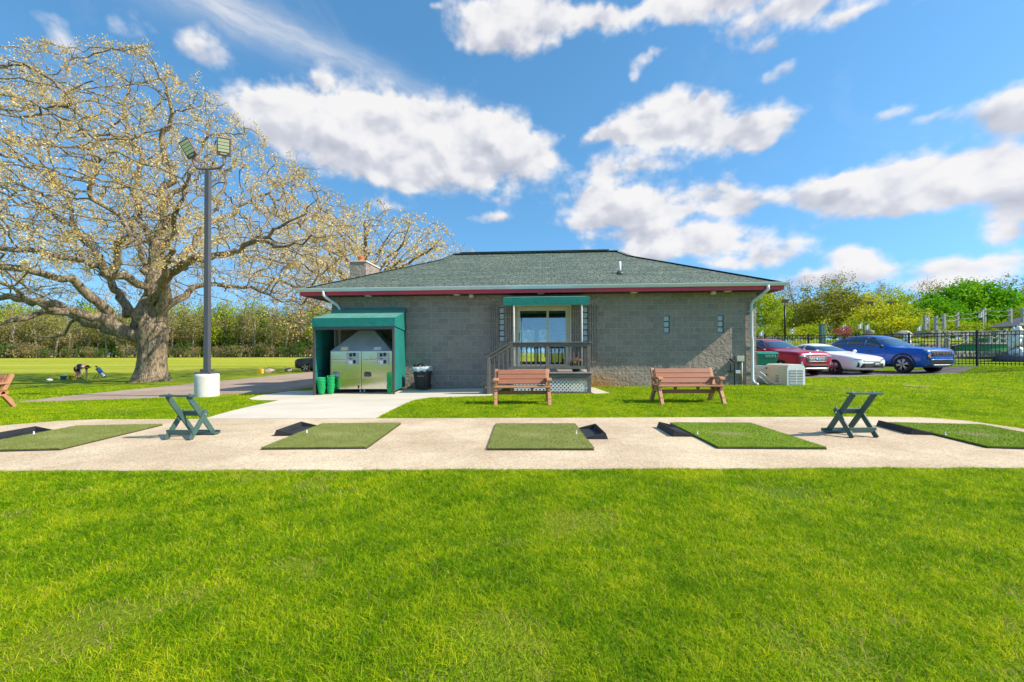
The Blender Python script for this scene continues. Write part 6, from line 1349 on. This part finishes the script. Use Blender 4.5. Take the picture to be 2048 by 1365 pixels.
limb([(225, 546, -2), (236, 497, -2.5), (258, 470, -2.8), (240, 430, -3.2), (188, 402, -3.8), (182, 360, -4.2), (198, 300, -4.6), (160, 240, -5), (130, 180, -5.4)], .24, .02)
limb([(312, 500, .2), (285, 440, .9), (270, 390, 1.4), (280, 320, 2), (252, 250, 2.6), (256, 180, 3), (240, 112, 3.4)], .28, .02)
limb([(157, 465, 3.6), (112, 432, 4.2), (90, 414, 4.5), (52, 380, 5), (10, 340, 5.5), (-40, 300, 6)], .18, .03)
limb([(416, 447, 2.4), (450, 436, 2.9), (500, 408, 3.5), (560, 372, 4), (620, 352, 4.4)], .17, .018)
limb([(326, 402, .5), (370, 362, .9), (400, 300, 1.2), (420, 240, 1.5), (402, 190, 1.8)], .2, .018)
limb([(313, 610, 0), (330, 540, -2.5), (350, 450, -5), (372, 370, -7), (395, 300, -8.2)], .3, .02)
limb([(305, 605, 0), (290, 520, 2.6), (262, 430, 6), (235, 340, 8.5), (225, 270, 9.8)], .3, .02)
limb([(126, 625, -2.6), (60, 595, -4.2), (0, 560, -5.6), (-60, 540, -6.6)], .16, .05)
limb([(520, 482, -4.6), (560, 490, -5.4), (620, 478, -6), (670, 470, -6.4)], .13, .018)
cx, cy = -25.0, 25.1; rt = [0, 3.2, 7.4, 10.8, 13.7, 16.3]; zt_ = [19.4, 19.2, 17.2, 14.0, 12.0, 9.6]
att = []
while len(att) < 6600:
    a_ = rs.uniform(0, 2*np.pi); q = 16.3*np.sqrt(rs.uniform(0, 1)); dx, dy = q*np.cos(a_), q*np.sin(a_)/1.55
    x, y = cx+dx, cy+dy
    if x < -39: continue
    zt = np.interp(q, rt, zt_)*(.90+.16*vnoise(np.array([x]), np.array([y]), .33, 4)[0]); zt = min(zt, 1.2+.715*y); zl = 4.6+2.6*max(0, 1-q/7); z = zl+(zt-zl)*rs.uniform(0, 1)**.72
    att.append((x, y, z))
P, par = colonize(P, par, att, .44, 4.0, .66, 80, .27, rs, .02)
P, par = twigs(P, par, radii(P, par, .012, 2.1, pre), rs, .022, 2, .30, 2)
r = radii(P, par, .010, 2.1, pre)
ok = thing('oak_tree', 'huge old spreading oak with massive trunk and golden spring buds', 'tree', (P[0][0], P[0][1], g(P[0][0], P[0][1])))
off = np.array(ok.location)
mb = MB()
ctr = [(W(px, py, Y0), q) for px, py, q in ((303, 772, 1.10), (303, 764, .98), (303, 758, .89), (303.5, 750, .80), (304, 742, .74), (304.5, 733, .70), (305, 722, .67), (306, 708, .66), (306, 692, .67), (306, 676, .70), (307, 662, .66))]
def wob(i, t): f = max(0, 1-i/5); return 1+(.13*math.sin(3*t+.6)+.09*math.sin(5*t+1.9)+.05*math.sin(9*t))*f+.035*math.sin(7*t+i*.7)+.02*math.sin(13*t+i)
mb.tube([c for c, _ in ctr], [q for _, q in ctr], 40, wob=wob)
branch_mb(P, par, r, sides_for, mb); mb.v = [(x-off[0], y-off[1], z-off[2]) for x, y, z in mb.v]
mb.build('trunk', M['oak_bark'], ok)
me = leaves_at(P-off, r, .026, 17, .105, .045, .115, rs, 1.1, .13); obj_from_mesh('crown', me, MATS['leaf_gold'], ok)

def tree_meshes(seed, h, rad, base, natt, step, tr, per, smin, smax, spread, shape='round', thr=None, tipr=.012, clump=.6, e=2.35, stems=1, lean=.25):
    """one kind of tree, built at its real size; returns trunk-and-limb mesh and list of points for leaves"""
    rs = np.random.RandomState(seed); P, par = [], []
    for s in range(stems):
        b = -1; lx, ly = rs.normal(0, lean, 2)+(rs.normal(0, .8, 2) if stems > 1 else 0); n = max(3, int(h*.62/step)); p = np.array([rs.normal(0, .15)*(stems > 1), rs.normal(0, .15)*(stems > 1), -.15])
        for k in range(n): P.append(p.copy()); par.append(b); b = len(P)-1; p = p+np.array([lx*step/3+rs.normal(0, .05), ly*step/3+rs.normal(0, .05), step])
    att = []
    while len(att) < natt:
        u = rs.normal(0, 1, 3); u /= np.linalg.norm(u); q = rs.uniform(0, 1)**.42; zc = (base+1)/2*h; hz = (1-base)/2*h; z = zc+u[2]*q*hz; f = 1.0
        if shape == 'cone': f = 1-.6*max(0, (z-base*h)/(h-base*h))
        if shape == 'vase': f = .55+.65*max(0, (z-base*h)/(h-base*h))
        x, y = u[0]*q*rad*f, u[1]*q*rad*f; nzv = vnoise(np.array([x+z*.5]), np.array([y-z*.3]), 2.2/rad, seed)[0]
        if nzv < .30: continue
        att.append((x, y, z))
    P, par = colonize(P, par, att, step, rad*1.2, step*1.15, 60, .14, rs, .05)
    r = radii(P, par, tipr, e); sc = tr/max(r[0], 1e-3); r = np.maximum(tipr*.8, r*np.where(r > tipr*2.5, max(sc, .6), 1)); 
    mb = branch_mb(P, par, r, lambda rm: 8 if rm > .1 else 5 if rm > .04 else 3)
    t = thr or tipr*1.6; return mb.mesh('trunk'), leaves_at(P, r, t, per, spread, smin, smax, rs, clump)
KIND = {}
def kind(key, bark, pal, *a, **k):
    t, c = tree_meshes(*a, **k); t.materials.append(M[bark]); c.materials.append(MATS['leaf_'+pal]); KIND[key] = (t, c)
def repal(key, src, pal):
    t, c = KIND[src]; c2 = c.copy(); c2.materials.clear(); c2.materials.append(MATS['leaf_'+pal]); KIND[key] = (t, c2)
def plant(key, x, y, sc, rz, label, name='tree', cat='tree', group=None, sz=None):
    t = thing(name, label, cat, (x, y, g(x, y)), rz, group); t.scale = (sc, sc, sz or sc)
    for nm, me_ in zip(('trunk', 'crown'), KIND[key]): o = bpy.data.objects.new(nm, me_); COL.objects.link(o); o.parent = t
    return t
# second oak behind the house
kind('oak2', 'oak_bark', 'gold', 31, 14.6, 10.6, .10, 3900, .48, .62, 9, .09, .2, .17, thr=.034, tipr=.014, clump=.5, lean=.05)
o2x = X(742, 40); plant('oak2', o2x, 40, 1.0, .4, 'second spreading oak with golden buds rising behind the chimney', 'oak_tree')
# woodland trees
for i in range(4): kind('thin%d' % i, 'pale_bark', 'wood', 40+i, 12.5, 2.7, .20, 230, .6, .17, 11, .18, .40, .5, 'cone', thr=.05, tipr=.03, clump=.5, lean=.35)
for i in range(4): repal('tan%d' % i, 'thin%d' % i, 'tan')
for i in range(3): kind('leafy%d' % i, 'dark_bark', 'lime', 50+i, 11.5, 3.6, .08, 330, .6, .2, 14, .20, .44, .45, thr=.05, tipr=.03, clump=.45)
for i in range(3): repal('mid%d' % i, 'leafy%d' % i, 'deep')
for i in range(2): kind('shrub%d' % i, 'dark_bark', 'deep', 60+i, 3.4, 2.4, .02, 150, .4, .06, 14, .16, .34, .35, thr=.05, tipr=.03, clump=.4, stems=3)
for i in range(2): repal('shrublime%d' % i, 'shrub%d' % i, 'bright'); repal('shrubtan%d' % i, 'shrub%d' % i, 'tan')
r_ = random.Random(12); GL = 'trees of the wood behind the mown field'
LBL = {'thin': 'slender pale trunked tree with thin olive spring leaves in the wood behind the field', 'tan': 'slender tree with sparse tan buds in the wood behind the field', 'leafy': 'yellow green leafy tree in the wood behind the field', 'mid': 'dark green tree in the wood behind the field', 'shrub': 'dark green undergrowth bush at the foot of the wood', 'shrubtan': 'tan budded undergrowth bush at the foot of the wood', 'shrublime': 'bright green undergrowth bush at the foot of the wood'}
def wood(kinds, n, x0, x1, y0, y1, smin, smax, grp, cat='tree', lab=None):
    for k in range(n):
        x = x0+(x1-x0)*(k+r_.uniform(.1, .9))/n; key = r_.choice(kinds); sc = r_.uniform(smin, smax); base = key.rstrip('0123456789')
        plant(key, x, r_.uniform(y0, y1), sc, r_.uniform(0, 6.28), lab or LBL[base], 'tree' if cat == 'tree' else 'bush', cat, grp, sc*r_.uniform(.9, 1.12))
TH = ['thin0', 'thin1', 'thin2', 'thin3', 'tan0', 'tan1', 'tan2', 'tan3']; LF = ['leafy0', 'leafy1', 'leafy2', 'mid0', 'mid1', 'mid2']
wood(TH*2+TH[4:]+LF[:3], 46, -116, -22, 91, 97, .78, 1.08, GL); wood(TH+LF, 46, -124, -22, 99, 107, .85, 1.15, GL); wood(LF+TH[:4], 44, -132, -24, 110, 120, 1.0, 1.25, GL)
SH = ['shrub0', 'shrub1', 'shrub0', 'shrubtan0', 'shrubtan1', 'shrubtan0']
wood(SH, 52, -116, -22, 88.5, 91.5, .5, 1.0, 'bushes at the foot of the wood', 'bush'); wood(SH[:5], 44, -124, -22, 97.5, 98.5, 1.2, 1.8, 'bushes at the foot of the wood', 'bush'); wood(SH[:5], 36, -130, -22, 108, 109, 1.6, 2.3, 'bushes at the foot of the wood', 'bush')
# trees beyond the house, seen through the door glass and past the ridge
wood(LF, 10, -8, 26, 74, 90, .7, .85, 'trees beyond the clubhouse', lab='leafy green tree standing far behind the clubhouse')
# trees on the right, each placed by itself
kind('maple', 'dark_bark', 'bright', 70, 9.5, 6.4, .08, 1000, .55, .28, 24, .26, .52, .42, thr=.06, tipr=.02, clump=.3)
kind('round', 'dark_bark', 'lime', 71, 10, 4.6, .08, 480, .55, .22, 18, .22, .46, .42, thr=.055, tipr=.025, clump=.4); repal('roundy', 'round', 'yellow'); repal('roundo', 'round', 'olive')
kind('tall', 'dark_bark', 'olive', 72, 14, 3.6, .12, 420, .6, .22, 12, .16, .36, .42, thr=.045, tipr=.025, clump=.55); repal('tallt', 'tall', 'tan'); repal('tally', 'tall', 'lime')
kind('bush', 'dark_bark', 'yellow', 73, 4.2, 3.3, .02, 380, .4, .07, 18, .16, .34, .32, thr=.045, tipr=.025, clump=.35, stems=4); repal('bushg', 'bush', 'lime')
kind('sapling', 'pale_bark', 'yellow', 74, 3.6, 1.25, .16, 110, .35, .04, 22, .12, .24, .2, 'cone', thr=.03, tipr=.012, clump=.3)
kind('crimson', 'dark_bark', 'crimson', 75, 2.3, 1.7, .30, 220, .3, .05, 34, .11, .22, .2, 'vase', thr=.03, tipr=.014, clump=.2, stems=2)
def place(key, px, pyt, Y, label, hbuilt, name='tree', cat='tree', wide=1.0, rz=0.0, group=None):
    x = X(px, Y); h = W(px, pyt, Y).z-g(x, Y); sz = h/hbuilt; t = plant(key, x, Y, sz*wide, rz, label, name, cat, group, sz); return t
RT = [('round', 1530, 583, 62, 'rounded lime green tree just right of the house corner', 10, 1.0), ('tallt', 1588, 556, 76, 'tan budded tall tree behind the double pole, left of the olive ones', 14, 1.0), ('roundo', 1610, 600, 66, 'olive green round tree behind the thin sapling', 10, 1.0),
      ('tall', 1640, 548, 70, 'tall olive tree with feathery top left of the highest treetop', 14, 1.15), ('tall', 1693, 538, 72, 'highest treetop of the right hand wood, thin olive foliage', 14, 1.0), ('roundo', 1668, 578, 60, 'broad dark olive tree behind the crimson tree', 10, 1.25), ('roundy', 1722, 585, 60, 'golden green tree right of the highest treetop', 10, .9),
      ('tally', 1770, 566, 74, 'lime green tall tree behind the double armed light pole', 14, 1.1), ('tally', 1815, 566, 76, 'lime green tall tree left of the big bright maple', 14, 1.2), ('round', 1795, 590, 66, 'mid height lime green tree over the yellow shrubs', 10, 1.0), ('maple', 1935, 566, 56, 'big rounded bright green maple beyond the garden mound', 9.5, 1.0), ('maple', 1868, 600, 52, 'smaller bright green maple at the left foot of the big one', 9.5, .9),
      ('maple', 2010, 585, 58, 'bright green maple on the right shoulder of the big one', 9.5, .9), ('tallt', 1850, 556, 84, 'tan budded tree showing left above the big maple', 14, 1.1), ('tallt', 1905, 552, 88, 'tan budded tree peeping over the top of the big maple', 14, 1.1), ('tallt', 1965, 556, 86, 'tan budded tree right above the big maple', 14, 1.1), ('tallt', 2022, 545, 80, 'thin bare topped tan tree near the right frame edge', 14, 1.2), ('tallt', 2085, 552, 80, 'tan tree cut by the right frame edge', 14, 1.1),
      ('round', 2052, 610, 44, 'lime green tree cut by the right frame edge above the hut', 10, .8), ('tallt', 1555, 560, 92, 'distant tan tree over the lime green one by the house', 14, 1.0), ('tally', 1500, 580, 80, 'lime green tree half hidden by the roof corner', 14, 1.0), ('tallt', 1745, 560, 92, 'distant tan tree between the golden and lime trees', 14, 1.2)]
for i, (k, px, py, Y, lab, hb, wd) in enumerate(RT): place(k, px, py, Y, lab, hb, wide=wd, rz=i*1.7)
for i, (k, px, py, Y, lab, hb, wd) in enumerate([('bush', 1745, 618, 46, 'yellow green shrub left of the double armed pole foot', 4.2, 1.0), ('bush', 1785, 608, 45, 'tallest yellow green shrub in the middle of the mass', 4.2, 1.1), ('bushg', 1822, 618, 44, 'lime green shrub right of the yellow mass', 4.2, 1.1), ('bush', 1790, 632, 41, 'low yellow green shrub in front of the tall one', 4.2, 1.3), ('bushg', 1715, 640, 43, 'low lime shrub behind the two close flags', 4.2, 1.2), ('bushg', 1852, 640, 38, 'low lime shrub at the foot of the maples', 4.2, 1.0), ('bushg', 1545, 650, 46, 'dark edged shrub behind the first flag', 4.2, 1.2), ('bushg', 1625, 648, 46, 'green shrub behind the two saplings', 4.2, 1.3), ('bushg', 1905, 640, 40, 'green shrub behind the upper rope fence', 4.2, 1.2), ('bushg', 1990, 640, 42, 'green shrub below the hut roof', 4.2, 1.3)]):
    place(k, px, py, Y, lab, hb, 'shrub', 'shrub', wd, i*1.3)
place('sapling', 1602, 648, 30, 'thin yellow sapling right of the white flag', 3.6, 'sapling', 'sapling', 1.4, .3); place('sapling', 1652, 634, 30, 'taller yellow sapling left of the crimson tree', 3.6, 'sapling', 'sapling', 1.0, 1.3); place('crimson', 1690, 653, 32, 'small crimson leaved tree above the white sedan', 2.3, 'ornamental_tree', 'tree', 1.0, .5)
fill = ['mid0', 'mid1', 'mid2', 'leafy0', 'leafy1']
for k in range(16):
    x = 30+k*5.2+r_.uniform(-1, 1); sc = r_.uniform(.62, .8); plant(fill[k % 5], x, r_.uniform(92, 104), sc*1.25, r_.uniform(0, 6), 'shaded green tree deep in the wood beyond the garden', group='trees deep in the wood beyond the garden')
